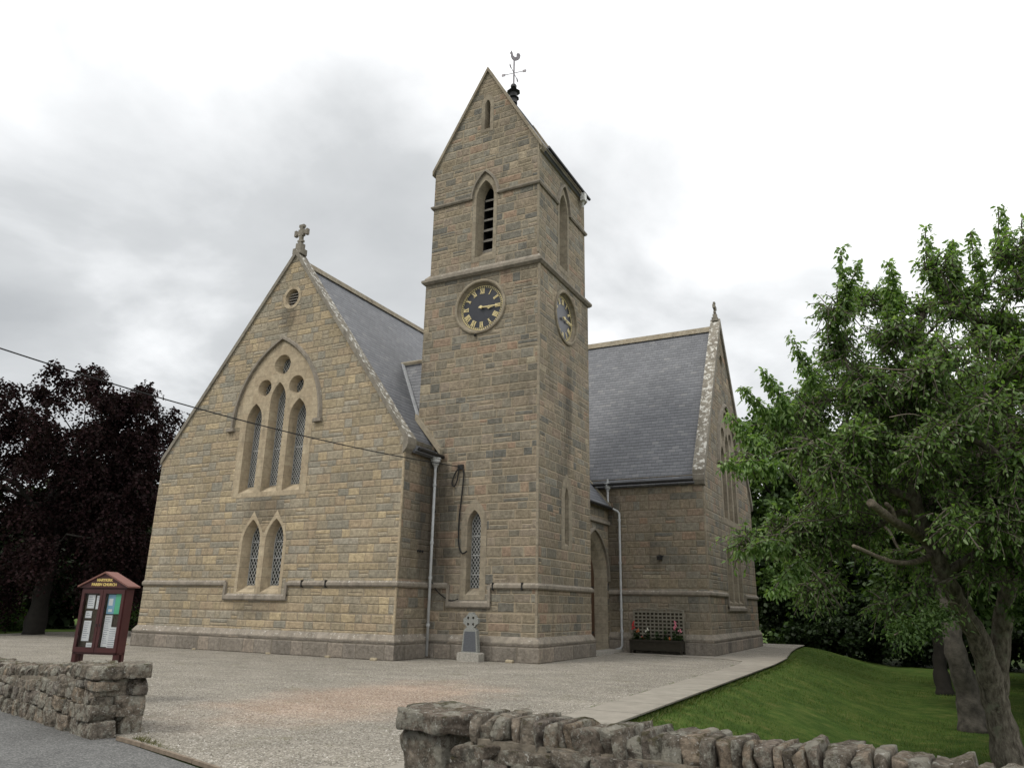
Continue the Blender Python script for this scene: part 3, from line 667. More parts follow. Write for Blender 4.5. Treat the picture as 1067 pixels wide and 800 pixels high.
g_ = MB(); g_.box(UX1+.10, UX1+.27, UY1-.62, UY1-.42, EU-.42, EU-.12); g_.tube([(UX1+.18, UY1-.5, EU-.4), (UX1+.10, UY1-.42, EU-.6)], .05, 8); g_.build('rainwater_head', 'white_trim', P)
# clocks
def numeral(n): return ['XII', 'I', 'II', 'III', 'IIII', 'V', 'VI', 'VII', 'VIII', 'IX', 'X', 'XI'][n]
def clock(pl, c, zc, ring_pts, hm):
    e = Vector((1, 0, 0)) if pl.k == 'y' else Vector((0, 1, 0)); o = pl.out(); Z = Vector((0, 0, 1)); C0 = Vector(pl(c, zc))
    k = empty('tower_clock', tuple(C0), parent=P)
    prof = [(.765, -.13), (.785, -.10), (.83, -.03), (.83, .045), (.87, .065), (.92, .05), (.935, .0)]
    r = MB(); n = 48
    for j in range(len(prof)-1):
        for i in range(n):
            a0, a1 = 2*math.pi*i/n, 2*math.pi*(i+1)/n
            f = lambda q, a: tuple(C0+e*q[0]*math.cos(a)+Z*q[0]*math.sin(a)+o*q[1])
            r.quad(f(prof[j], a0), f(prof[j], a1), f(prof[j+1], a1), f(prof[j+1], a0))
    r.build('clock_surround', 'tower_dressed', k, True)
    f_ = MB(); f_.poly([tuple(C0+e*.775*math.cos(2*math.pi*i/n)+Z*.775*math.sin(2*math.pi*i/n)-o*.12) for i in range(n)]); f_.build('dial', 'clock_face', k)
    g = MB()
    def ann(r0, r1, h):
        for i in range(n):
            a0, a1 = 2*math.pi*i/n, 2*math.pi*(i+1)/n; q = lambda r_, a: tuple(C0+e*r_*math.cos(a)+Z*r_*math.sin(a)+o*h)
            g.quad(q(r0, a0), q(r0, a1), q(r1, a1), q(r1, a0))
    ann(.738, .756, -.108)
    ann(.688, .695, -.108)
    for i in range(60):
        a = 2*math.pi*i/60; d_ = e*math.sin(a)+Z*math.cos(a); t = e*math.cos(a)-Z*math.sin(a)
        g.obox(C0+d_*.717-o*.11, t*.010, d_*.018, o*.004)
    def stroke(a, p, q, wd, h=0):
        d_ = e*math.sin(a)+Z*math.cos(a); t = e*math.cos(a)-Z*math.sin(a)
        A_ = C0+t*p[0]+d_*p[1]-o*.11; B_ = C0+t*q[0]+d_*q[1]-o*.11; dd_ = (B_-A_); L = dd_.length; dd_.normalize(); s_ = dd_.cross(o)
        g.obox((A_+B_)/2, s_*wd/2, dd_*L/2, o*(.004+h))
    r0, r1 = .49, .66
    for hnum in range(12):
        a = 2*math.pi*hnum/12; s = numeral(hnum); wds = dict(I=.042, V=.085, X=.088); tot = sum(wds[ch] for ch in s); x = -tot/2
        for ci, ch in enumerate(s):
            wc = wds[ch]; m_ = x+wc/2
            if ch == 'I': stroke(a, (m_, r0), (m_, r1), .024, ci*.0004)
            elif ch == 'V': stroke(a, (m_, r0), (m_-wc*.42, r1), .024, .0003); stroke(a, (m_, r0), (m_+wc*.42, r1), .012, .0006)
            else: stroke(a, (m_+wc*.42, r0), (m_-wc*.42, r1), .024, .0003); stroke(a, (m_-wc*.42, r0), (m_+wc*.42, r1), .012, .0006)
            x += wc
        for rr in (r0, r1): stroke(a, (-tot/2, rr), (tot/2, rr), .010, .001)
    g.build('numerals', 'gold_leaf', k)
    def hand(ang, L, wd, h, lead):
        a = rad(ang); d_ = e*math.sin(a)+Z*math.cos(a); t = e*math.cos(a)-Z*math.sin(a); b = MB()
        pts = [(-.6, -.09), (.6, -.09), (.55, .2), (lead, L*.62), (.5, L*.80), (0, L), (-.5, L*.80), (-lead, L*.62), (-.55, .2)]
        base = [C0+t*p[0]*wd+d_*p[1]-o*h for p in pts]; b.prism([tuple(x_) for x_ in base], tuple(o*.010)); return b
    hand(hm[0], .44, .030, .075, 1.9).build('hour_hand', 'gold_leaf', k); hand(hm[1], .71, .022, .055, .8).build('minute_hand', 'gold_leaf', k)
    b = MB(); b.prism([tuple(C0+e*.05*math.cos(2*math.pi*i/12)+Z*.05*math.sin(2*math.pi*i/12)-o*.08) for i in range(12)], tuple(o*.05)); b.build('boss', 'gold_leaf', k)
clock(T, TC, 10.56, ck, (97, 92)); clock(TR, TYC+.03, 10.56, ck2, (97, 92))
b = MB(); b.tube([(TC-.12, TY0-.02, 9.63), (TC-.12, TY0-.08, 9.57)], .035, 6); b.build('drip_spout', 'black_iron', P)
# weather vane on the tower ridge
v = empty('weather_vane', (xm, 3.66, 19.52), parent=P); vx, vy, vz = xm, 3.66, 19.52
b = MB(); b.tube([(vx, vy, vz-.05), (vx, vy, vz+.16), (vx, vy, vz+.18), (vx, vy, vz+.24), (vx, vy, vz+.40), (vx, vy, vz+.46), (vx, vy, vz+.50)], [.16, .15, .22, .13, .15, .26, .2], 8); b.build('finial_base', 'black_iron', v)
b = MB(); b.tube([(vx, vy, vz+.45), (vx, vy, vz+.62), (vx, vy, vz+.66), (vx, vy, vz+.72), (vx, vy, vz+.78), (vx, vy, vz+.80)], [.05, .05, .11, .12, .10, .04], 10); b.build('ball', 'black_iron', v)
b = MB(); b.tube([(vx, vy, vz+.78), (vx, vy, vz+1.95)], .032, 6); b.build('spindle', 'weathered_metal', v)
b = MB()
for ax in (Vector((1, .15, 0)).normalized(), Vector((-.15, 1, 0)).normalized()):
    c_ = Vector((vx, vy, vz+1.32)); b.tube([c_-ax*.42, c_+ax*.42], .013, 5); 
    for sg in (-1, 1): b.obox(c_+ax*.42*sg, ax*.07, Vector((-ax.y, ax.x, 0))*.012, (0, 0, .05))
b.build('compass_arms', 'weathered_metal', v)
ck_ = [(-.04, 0), (.10, -.02), (.24, .04), (.34, .16), (.36, .32), (.30, .44), (.18, .46), (.12, .34), (.16, .24), (.04, .20), (-.06, .30), (-.10, .48), (-.16, .62), (-.20, .58), (-.22, .50), (-.28, .44), (-.20, .42), (-.20, .26), (-.14, .10)]
dirv = Vector((.88, .47, 0)); b = MB(); base = [Vector((vx, vy, vz+1.90))+dirv*p[0]*.66+Vector((0, 0, p[1]*.72)) for p in ck_]
b.prism([tuple(q-Vector((-.47, .88, 0))*.012) for q in base], tuple(Vector((-.47, .88, 0))*.024)); b.build('cockerel', 'weathered_metal', v)

# ---- transept (right) 
XB, YB, YF = 6.50, 8.77, 17.81; YC = 13.29; EB = 5.98; RB = 13.05; HBz = 13.25; sB = (RB-EB)/(YC-YB)
B = Plane('y', YB); BR = Plane('x', XB)
mb = MB(); holed(mb, B, [(0, -.15), (XB, -.15), (XB, 6.02), (0, 6.02)], []); mb.build('transept_wall', 'wing_masonry', P)
blan = [(YC-.95, lancet(YC-.95, .32, 4.85, 7.15, 7.72)), (YC, lancet(YC, .33, 4.85, 7.75, 8.38)), (YC+.95, lancet(YC+.95, .32, 4.85, 7.15, 7.72))]
bcir = [(YC, circ(YC, 8.97, .33)), (YC-.69, circ(YC-.69, 8.24, .28)), (YC+.69, circ(YC+.69, 8.24, .28))]
blow = [(YC-.98, lancet(YC-.98, .34, 1.72, 3.22, 3.92)), (YC, lancet(YC, .34, 1.72, 3.22, 3.92)), (YC+.98, lancet(YC+.98, .34, 1.72, 3.22, 3.92))]
bv = circ(YC, 11.5, .29, 20, .31)
mb = MB(); holed(mb, BR, [(YB, -.15), (YF, -.15), (YF, 6.02), (YC, HBz), (YB, 6.02)], [o for _, o in blan+bcir+blow]+[bv]); mb.build('transept_gable', 'wing_masonry', P)
MB().quad((XB, YF, -.15), (0, YF, -.15), (0, YF, 6.02), (XB, YF, 6.02)).build('transept_wall', 'wing_masonry', P)
archb = lancet(YC, 1.80, 4.62, 6.98, 9.50, 16)
r = MB(); holed(r, BR, [(YC-1.55, 4.62), (YC+1.55, 4.62), (YC+1.55, 6.98)]+archb[2:]+[(YC-1.55, 6.98)], [o for _, o in blan+bcir], .008); r.build('window_surround', 'tower_dressed', P)
r = MB(); holed(r, BR, [(YC-1.5, 1.66), (YC+1.5, 1.66), (YC+1.5, 3.3), (YC+.98, 4.2), (YC+.49, 3.6), (YC, 4.2), (YC-.49, 3.6), (YC-.98, 4.2), (YC-1.5, 3.3)], [o for _, o in blow], .008); r.build('window_surround', 'tower_dressed', P)
for c, o in blan: window(BR, o, c, .34, .84, .24, dia=(.16, .22), sur='tower_dressed')
for c, o in blow: window(BR, o, c, .32, .8, .22, dia=(.16, .22), sur='tower_dressed')
for c, o in bcir: window(BR, o, c, .26, circle=circ(c, sum(z for _, z in o)/len(o), .24), dia=(.16, .22), sur='tower_dressed')
rv = MB(); vi = circ(YC, 11.5, .245, 20, .265); strip(rv, BR, bv, vi, 0, -.3, True); vo = rv.build('round_vent', 'tower_dressed', P)
b_ = MB(); b_.poly([BR(a, z, -.3) for a, z in vi]); b_.build('vent_back', 'dark_void', vo)
band2d(BR, lancet(YC, 1.84, 0, 6.98, 9.56, 16)[2:], -.11, .10).build('hood_mould', 'tower_string', P)
for ys in (YC-1.95, YC+1.82): MB().box(XB, XB+.11, ys-.1, ys+.2, 6.86, 6.97).build('label_stop', 'tower_string', P)
roof(MB(), (-5.0, YB-.17, RB-sB*(YC-YB+.17)), (XB-.28, YB-.17, RB-sB*(YC-YB+.17)), (XB-.28, YC, RB), (-5.0, YC, RB)).build('transept_roof', 'slate_along_x', P)
roof(MB(), (XB-.28, YF+.17, RB-sB*(YF-YC+.17)), (-5.0, YF+.17, RB-sB*(YF-YC+.17)), (-5.0, YC, RB), (XB-.28, YC, RB)).build('transept_roof', 'slate_along_x', P)
MB().prism([(-4.6, YC+.17, RB-.16), (-4.6, YC-.17, RB-.16), (-4.6, YC-.07, RB+.10), (-4.6, YC+.07, RB+.10)], (XB-.3+4.6, 0, 0)).build('roof_ridge', 'ridge_stone', P)
for (ya, yb) in ((YB-.14, YC), (YF+.14, YC)):
    za = 6.06
    pts = [(XB-.33, ya, za-.30), (XB-.33, yb, HBz-.16), (XB-.33, yb, HBz+.22), (XB-.33, ya, za+.10)]
    MB().prism(pts if ya > yb else pts[::-1], (.41, 0, 0)).build('gable_coping', 'coping_stone', P)
MB().prism([(XB-.33, YB-.16, 5.98), (XB-.33, YB-.16, 5.80), (XB-.33, YB-.1, 5.66), (XB-.33, YB+.02, 5.60), (XB-.33, YB+.02, 6.3)], (.40, 0, 0)).build('kneeler_stone', 'coping_stone', P)
finial(XB-.13, YC, HBz+.18, .82, 'y')
string([(2.95, YB), (XB, YB), (XB, YC-1.72)], ZS); string([(XB, YC+1.72), (XB, YF)], ZS)
MB().box(XB, XB+.075, YC-1.72, YC-1.63, 1.5, ZS+.02).build('string_course', 'string_stone', P)
MB().box(XB, XB+.075, YC+1.63, YC+1.72, 1.5, ZS+.02).build('string_course', 'string_stone', P)
course([(XB, YC-1.72), (XB, YC+1.72)], [(0, 1.40), (.05, 1.40), (.078, 1.44), (.078, 1.54), (0, 1.6)]).build('string_course', 'string_stone', P)
course([(2.95, YB), (XB, YB), (XB, YF), (0, YF)], [(.10, -.15), (.10, .46)]).build('plinth', 'plinth_masonry', P)
course([(2.95, YB), (XB, YB), (XB, YF), (0, YF)], [(.10, .46), (.106, .463), (.106, .50), (0, .655)]).build('plinth_weathering', 'tower_string', P)
arris(XB, YB, .66, 5.6)
MB().tube([(2.0, YB-.24, 5.80), (XB-.3, YB-.24, 5.80)], .06, 8).build('gutter', 'black_iron', P)
MB().tube([(.25, .36, 5.78), (.25, 1.66, 5.78)], .06, 8).build('gutter', 'black_iron', P)

# ---- porch between tower and transept
XP = 2.95; PW = Plane('x', XP); dc = 7.28
do = lancet(dc, 1.30, .02, 2.35, 4.0, 14); di = lancet(dc, 1.0, .02, 2.35, 3.6, 14)
mb = MB(); holed(mb, PW, [(TY1-.2, -.15), (YB, -.15), (YB, 4.98), (TY1-.2, 4.98)], [do]); mb.build('porch_wall', 'tower_masonry', P)
rv = MB(); strip(rv, PW, do, [(c_*1.0, z_) for c_, z_ in lancet(dc, 1.14, .02, 2.35, 3.8, 14)], 0, -.14, True); strip(rv, PW, lancet(dc, 1.14, .02, 2.35, 3.8, 14), di, -.14, -.38, True); dr = rv.build('door_arch', 'tower_dressed', P)
band2d(PW, lancet(dc, 1.33, 0, 2.35, 4.04, 14)[2:], -.1, .09).build('hood_mould', 'tower_string', P)
b_ = MB(); b_.poly([PW(a, z, -.38) for a, z in di]); dd_ = b_.build('door', 'oak_door', P)
b_ = MB(); b_.tube([(XP-.36, dc-.25, 1.1), (XP-.30, dc-.25, 1.1)], .05, 10); b_.build('handle', 'black_iron', dd_)
for zz in (.6, 2.1): MB().box(XP-.378, XP-.365, dc-.9, dc+.9, zz, zz+.07).build('hinge_strap', 'black_iron', dd_)
roof(MB(), (XP+.18, TY1-.3, 4.98), (XP+.18, YB-.02, 4.98), (1.2, YB-.02, 7.3), (1.2, TY1-.3, 7.3)).build('porch_roof', 'slate_along_y', P)
course([(XP, TY1-.1), (XP, YB-.02)], [(0, 4.30), (.10, 4.34), (.10, 4.46), (0, 4.50)]).build('porch_cornice', 'tower_string', P)
MB().prism([(XP+.14, YB-.02, 4.92), (1.9, YB-.02, 6.30), (1.9, YB-.02, 6.48), (XP+.14, YB-.02, 5.12)], (0, -.17, 0)).build('roof_fillet', 'ridge_stone', P)
MB().tube([(XP+.22, TY1+.02, 4.92), (XP+.22, YB-.05, 4.92)], .05, 8).build('gutter', 'black_iron', P)
MB().box(XP+.02, XP+.55, TY1+.16, YB-.16, -.02, .10).build('door_step', 'memorial_base', P)

# ---- rainwater pipes
def pipe(name, pts, r=.042, head=None, coll=()):
    o = MB().tube(pts, r, 10).build(name, 'grey_pipe_paint', P, True)
    for c_ in coll: MB().tube([(c_[0], c_[1], c_[2]-.04), (c_[0], c_[1], c_[2]+.04)], r*1.35, 10).build('collar', 'grey_pipe_paint', o)
    if head:
        x, y, z = head; h = MB(); h.tube([(x, y, z), (x, y, z+.06), (x, y, z+.10), (x, y, z+.17), (x, y, z+.18), (x, y, z+.25), (x, y, z+.26), (x, y, z+.30)], [.05, .07, .11, .12, .15, .15, .17, .17], 8)
        h.tube([(x, y, z+.3), (x, y, z+.46)], .035, 8); h.build('hopper', 'grey_pipe_paint', o)
    return o
pipe('downpipe', [(.14, 1.44, 5.5), (.14, 1.44, .06)], head=(.14, 1.44, 5.42), coll=[(.14, 1.44, z) for z in (4.9, 3.2, 2.2, .9)])
pipe('downpipe', [(3.02, YB-.15, 5.65), (3.02, YB-.15, 5.15), (3.06, YB-.15, 4.98), (3.38, YB-.15, 4.82), (3.44, YB-.15, 4.74), (3.44, YB-.15, .22), (3.40, YB-.17, .13), (3.24, YB-.24, .08)], head=(3.02, YB-.15, 5.56), coll=[(3.44, YB-.15, z) for z in (4.5, 3.0, 1.4, .7)])
# lamp, brackets, vents, cable on the walls
l = MB(); l.box(4.84, 4.94, YB-.06, YB, 3.10, 3.24); l.obox((4.86, YB-.15, 3.17), (.055, 0, 0), (0, .10, .03), (0, -.02, .06)); l.tube([(4.94, YB-.05, 3.2), (5.02, YB-.12, 3.23)], .02, 6); l.build('security_lamp', 'lamp_black', P)
for (x, y, z) in ((-3.35, 0, ZS), (-2.45, 0, ZS), (2.10, TY0, ZS), (3.02, TY0, ZS)):
    MB().box(x-.014, x+.014, y-.10, y, z-.13, z+.08).build('iron_cramp', 'black_iron', P)
for k in range(3): MB().tube([(.0, .92+k*.12, 2.93), (.03, .92+k*.12, 2.93)], .035, 8).build('air_hole', 'dark_void', P)
def smoothpath(pts, n=6):
    out = []; pts = [Vector(p) for p in pts]
    for i in range(len(pts)-1):
        p0 = pts[max(i-1, 0)]; p1 = pts[i]; p2 = pts[i+1]; p3 = pts[min(i+2, len(pts)-1)]
        for k in range(n):
            t = k/n; out.append(.5*((2*p1)+(-p0+p2)*t+(2*p0-5*p1+4*p2-p3)*t*t+(-p0+3*p1-3*p2+p3)*t**3))
    return out+[pts[-1]]
yc_ = TY0-.05
MB().tube(smoothpath([(.95, yc_, 5.42), (1.02, yc_, 5.2), (.98, yc_, 4.6), (.92, yc_, 3.9), (.93, yc_, 3.2), (1.05, yc_, 2.9), (1.22, yc_, 2.95)]), .022, 6).build('service_cable', 'cable_black', P)
MB().tube(smoothpath([(.93, yc_, 5.40), (.75, yc_, 5.30), (.62, yc_, 4.98), (.70, yc_, 4.86), (.80, yc_, 5.05), (.84, yc_, 5.36)]), .022, 6).build('cable_loop', 'cable_black', P)
MB().tube(smoothpath([(1.0, yc_-.03, 1.62), (.7, yc_, 1.58), (.3, yc_, 1.80), (.05, yc_, 2.1)]), .016, 5).build('service_cable', 'cable_black', P)
MB().box(.80, .98, TY0-.07, TY0, 5.36, 5.50).build('cable_bracket', 'black_iron', P)

# overhead cable from the street to the tower
p0, p1 = Vector((-3.14, -10.59, 6.25)), Vector((.86, TY0-.06, 5.44)); pts = []
for k in range(-14, 41):
    t = k/40; q = p0+(p1-p0)*t; q.z -= .28*4*t*(1-t); pts.append(q)
CABLE = MB().tube(pts, .016, 6).build('overhead_cable', 'cable_black'); tag(CABLE, 'thin black overhead cable strung across the gable to the tower', 'cable')

# ------------------------------------------------------------------ fast mesh builder for leaves, grass, stones
def npmesh(name, V, F, m, parent=None, smooth=False):
    me = bpy.data.meshes.new(name); V = np.asarray(V, dtype=np.float32)
    if parent: o_ = origin(parent); V = V-np.array([o_.x, o_.y, o_.z], dtype=np.float32)
    F = np.asarray(F, dtype=np.int32); k = F.shape[1]; nf = len(F)
    me.vertices.add(len(V)); me.vertices.foreach_set('co', V.ravel())
    me.loops.add(nf*k); me.loops.foreach_set('vertex_index', F.ravel())
    me.polygons.add(nf); me.polygons.foreach_set('loop_start', np.arange(nf, dtype=np.int32)*k)
    me.update(calc_edges=True); me.validate()
    if smooth: me.polygons.foreach_set('use_smooth', [True]*nf)
    me.materials.append(MATS[m]); o = bpy.data.objects.new(name, me); COL.objects.link(o); o.parent = parent; return o
def unit(v): return v/np.maximum(np.linalg.norm(v, axis=-1, keepdims=True), 1e-9)

# ------------------------------------------------------------------ ground
def sstep(a, b, x):
    t = np.clip((x-a)/(b-a), 0, 1); return t*t*(3-2*t)
def edge_x(y): return 8.80 - .85*sstep(6, 20, y)
def height(x, y):
    ex = edge_x(y); u = np.maximum((x-ex)/3.6, (y-20.6)/5.5)
    h = -.92*sstep(-.12, 1.0, u) - .05
    left = sstep(-21, -27, x)
    h = h*(1-left) + left*(-.05)
    return np.where(y < -13.4, -.10, h)
def nonuni(a, b, fine_a, fine_b, step, grow=1.35):
    xs = list(np.arange(fine_a, fine_b+step/2, step)); d_ = step; x = fine_b
    while x < b: d_ *= grow; x += d_; xs.append(min(x, b))
    d_ = step; x = fine_a
    while x > a: d_ *= grow; x -= d_; xs.insert(0, max(x, a))
    return np.array(xs)
gx = nonuni(-900, 900, 7.4, 20, .3); gy = nonuni(-900, 900, -13.4, 30, .4)
GX, GY = np.meshgrid(gx, gy); GZ = height(GX, GY)
nzv = np.array([noise.noise(Vector((a*.35, b*.35, 0))) for a, b in zip(GX.ravel(), GY.ravel())]).reshape(GX.shape)
GZ = GZ + np.where(GX > edge_x(GY)+1.2, nzv*.06, 0)
V = np.stack([GX, GY, GZ], -1).reshape(-1, 3); nx_, ny_ = len(gx), len(gy)
idx = np.arange(nx_*ny_).reshape(ny_, nx_)
F = np.stack([idx[:-1, :-1], idx[:-1, 1:], idx[1:, 1:], idx[1:, :-1]], -1).reshape(-1, 4)
lawn = npmesh('lawn', V, F, 'lawn', smooth=True); tag(lawn, kind='structure')
def sheet(name, pts, z, m, skirt=.03, holes=()):
    mb = MB(); fl = [p for p in pts]; tr = tessellate_polygon([[Vector((a, b, 0)) for a, b in pts]])
    mb.v = [(a, b, z) for a, b in pts]
    for t in tr:
        a, b, c = (pts[k] for k in t); cr = (b[0]-a[0])*(c[1]-a[1])-(b[1]-a[1])*(c[0]-a[0]); mb.f.append(t if cr > 0 else t[::-1])
    n = len(pts)
    for k in range(n): a, b = pts[k], pts[(k+1) % n]; mb.quad((*a, z), (*a, z-skirt), (*b, z-skirt), (*b, z))
    o = mb.build(name, m); tag(o, kind='structure'); return o
rnd = random.Random(4)
edge = [(7.96, 20.6), (3, 20.9), (-6, 21), (-14, 14), (-20.5, 9), (-21.5, 4.0), (-20.6, 1.6), (-19.5, -2), (-17, -8.6), (-5, -8.6), (1.1, -10.5), (4.55, -11.32), (4.9, -11.40), (6.85, -11.92), (7.95, -12.3), (8.80, -12.7), (8.82, 6.0), (8.72, 9.0), (8.5, 11.5), (8.25, 14), (8.02, 17.5)]
sheet('gravel_forecourt', edge, 0.0, 'gravel')
sheet('concrete_path', [(8.02, -12.6), (8.86, -12.95), (8.86, 6.0), (8.74, 9.4), (7.80, 9.3), (7.7, 8.35), (2.0, 8.55), (2.0, 7.72), (7.2, 7.35), (7.85, 6.6), (8.0, 5.5)], .018, 'concrete_paving', .02)
sheet('road', [(-900, -60), (900, -60), (900, -14.2), (20, -14.2), (9.3, -13.2), (8.0, -12.42), (6.85, -12.02), (4.9, -11.47), (4.75, -11.38), (4.2, -11.25), (1.1, -10.45), (-3, -9.4), (-12, -7.4), (-30, -7.6), (-900, -7.6)], -.02, 'asphalt', .04)
kp = [(4.62, -11.40), (5.2, -11.53), (6.85, -11.97), (8.0, -12.36), (9.3, -12.98)]
kb = MB()
for i in range(len(kp)-1):
    a, b = Vector((*kp[i], .005)), Vector((*kp[i+1], .005)); n_ = max(1, int((b-a).length/.5)); d_ = (b-a)/n_
    for k in range(n_):
        c_ = a+d_*(k+.5); t = d_.normalized(); kb.obox(c_+Vector((0, 0, rnd.uniform(-.004, .004))), t*(d_.length/2-.006), Vector((-t.y, t.x, 0))*.018, (0, 0, .018))
tag(kb.build('kerb_edging', 'kerb_stone'), kind='structure')
FS = MB(); FS.obox((8.15, -11.55, .012), (.55, .18, 0), (-.1, .28, 0), (0, 0, .016)); tag(FS.build('paving_slab', 'concrete_paving'), 'pale flat paving slab beside the gate pier', 'paving slab')

# loose chippings lying on the gravel sheet
rg_ = np.random.default_rng(3); n = 42000
a = rg_.random(n); dist = 6.5+a**1.3*15; ang = rad(-27.5)+rg_.uniform(-.62, .36, n)
px_ = CX+np.sin(ang)*dist; py_ = CY+np.cos(ang)*dist
ok = (px_ < 7.95) & (py_ > -11.35-.27*(px_-4.55)) & ~((py_ > -.14) & (px_ < .12)) & ~((py_ > 1.58) & (px_ < 3.57)) & (px_ > -16) & (py_ < 7) & (py_ > -10.3-.26*px_)
px_, py_ = px_[ok], py_[ok]; n = len(px_); sz = rg_.uniform(.006, .017, n)
octv = np.array([[1, 0, 0], [0, 1, 0], [-1, 0, 0], [0, -1, 0], [0, 0, 1]]); V = octv[None]*sz[:, None, None]*rg_.uniform(.6, 1.4, (n, 5, 3)); V[:, 4, 2] *= .75
V[:, :, 0] += px_[:, None]; V[:, :, 1] += py_[:, None]
F = np.array([[0, 1, 4], [1, 2, 4], [2, 3, 4], [3, 0, 4]])[None]+(np.arange(n)*5)[:, None, None]
tag(npmesh('gravel_chippings', V.reshape(-1, 3), F.reshape(-1, 3), 'gravel'), 'small loose chippings scattered over the gravel forecourt', 'gravel', kind='stuff')

def blades(name, x, y, h, lean, m, label, z=None):
    n = len(x); z = height(x, y) if z is None else z; r = np.random.default_rng(9); a = r.uniform(0, 6.28, n); wd = h*r.uniform(.10, .2, n); le = r.uniform(0, 6.28, n)
    V = np.zeros((n, 3, 3)); V[:, 0] = np.stack([x-np.cos(a)*wd, y-np.sin(a)*wd, z-.01], -1); V[:, 1] = np.stack([x+np.cos(a)*wd, y+np.sin(a)*wd, z-.01], -1)
    V[:, 2] = np.stack([x+np.cos(le)*h*lean, y+np.sin(le)*h*lean, z+h], -1)
    o = npmesh(name, V.reshape(-1, 3), np.arange(n*3).reshape(n, 3), m); return tag(o, label, 'grass', kind='stuff')
n = 150000; yy = -12.6+rg_.random(n)**1.35*34; xx = 8.82+rg_.random(n)**1.1*(5.5+np.maximum(0, (yy+12))*.28)
xx = xx-.85*sstep(6, 20, yy); hh = rg_.uniform(.018, .05, n)
blades('lawn_grass', xx, yy, hh, .5, 'grass_blade', 'short mown green grass on the bank beside the path')
n = 9000; yy = rg_.uniform(-12.4, 12, n); xx = edge_x(yy)+.06+rg_.normal(0, .05, n)*(1+np.sin(yy*5)*.5)
blades('lawn_edge_grass', xx, yy, rg_.uniform(.03, .08, n), 1.1, 'grass_blade', 'longer ragged grass overhanging the edge of the path')
n = 1300; t = rg_.random(n)**1.3; xx = 4.35+t*1.5+rg_.normal(0, .10, n); yy = -11.28-.27*(xx-4.55)+np.abs(rg_.normal(.0, .10, n))*(1-t*.6)
ok = ~((xx < 4.8) & (yy < -11.05)); blades('verge_grass', xx[ok], yy[ok], rg_.uniform(.012, .05, ok.sum())*(1.2-t[ok]), .7, 'dry_blade', 'sparse grass and weeds at the foot of the left wall end', np.zeros(ok.sum()))
n = 1500; yy = rg_.uniform(-6, 6, n); xx = np.where(rg_.random(n) < .3, 7.99, 7.99)+rg_.normal(0, .02, n); k_ = np.sin(yy*3.1)+np.sin(yy*7.3) > .6
blades('path_weeds', xx[k_], yy[k_], rg_.uniform(.01, .04, k_.sum()), .8, 'grass_blade', 'thin weeds in the joint between gravel and path', np.zeros(k_.sum()))

# ------------------------------------------------------------------ rubble walls
def cubegrid(n=5):
    vs = {}; V = []; F = []
    def vid(p):
        if p not in vs: vs[p] = len(V); V.append(tuple(2*c/n-1 for c in p))
        return vs[p]
    for ax in range(3):
        for s_ in (0, n):
            for i in range(n):
                for j in range(n):
                    q = []
                    for di, dj in ((0, 0), (1, 0), (1, 1), (0, 1)):
                        p = [0, 0, 0]; p[ax] = s_; p[(ax+1) % 3] = i+di; p[(ax+2) % 3] = j+dj; q.append(vid(tuple(p)))
                    F.append(q if s_ else q[::-1])
    return np.array(V), np.array(F)
CV, CF = cubegrid(10)
class Stones:
    def __init__(s): s.V = []; s.F = []; s.n = 0
    def add(s, c, ax, half, seed, rnd_=.32, amp=.14, cuts=9):
        """c centre, ax 3x3 rows = local axes, half = half sizes"""
        v = CV.copy(); sph = unit(v); L = np.max(np.abs(v), axis=1, keepdims=True)
        v = v*(1-rnd_)+sph*L*rnd_*1.18
        r = random.Random(seed); o = Vector((r.uniform(0, 99), r.uniform(0, 99), r.uniform(0, 99)))
        half = np.array(half); w_ = v*half
        dsp = np.array([noise.noise(Vector(p)*5.0+o)+.7*noise.noise(Vector(p)*12+o)+.5*noise.noise(Vector(p)*27+o) for p in w_])
        # facets: planar cuts make the stone angular
        for k in range(cuts):
            nrm = Vector((r.uniform(-1, 1), r.uniform(-1, 1), r.uniform(-1, 1))).normalized(); nn = np.array(nrm); lim = r.uniform(.78, 1.08)*float(np.abs(nn*half).sum())*.80
            dd_ = w_@nn-lim; w_ = w_-np.where(dd_ > 0, dd_, 0)[:, None]*nn*.85
        w_ = w_+sph*dsp[:, None]*amp*float(half.min())
        s.V.append(w_@np.array(ax)+np.array(c)); s.F.append(CF+s.n); s.n += len(CV)
    def build(s, name, m, parent): return npmesh(name, np.concatenate(s.V), np.concatenate(s.F), m, parent, True)

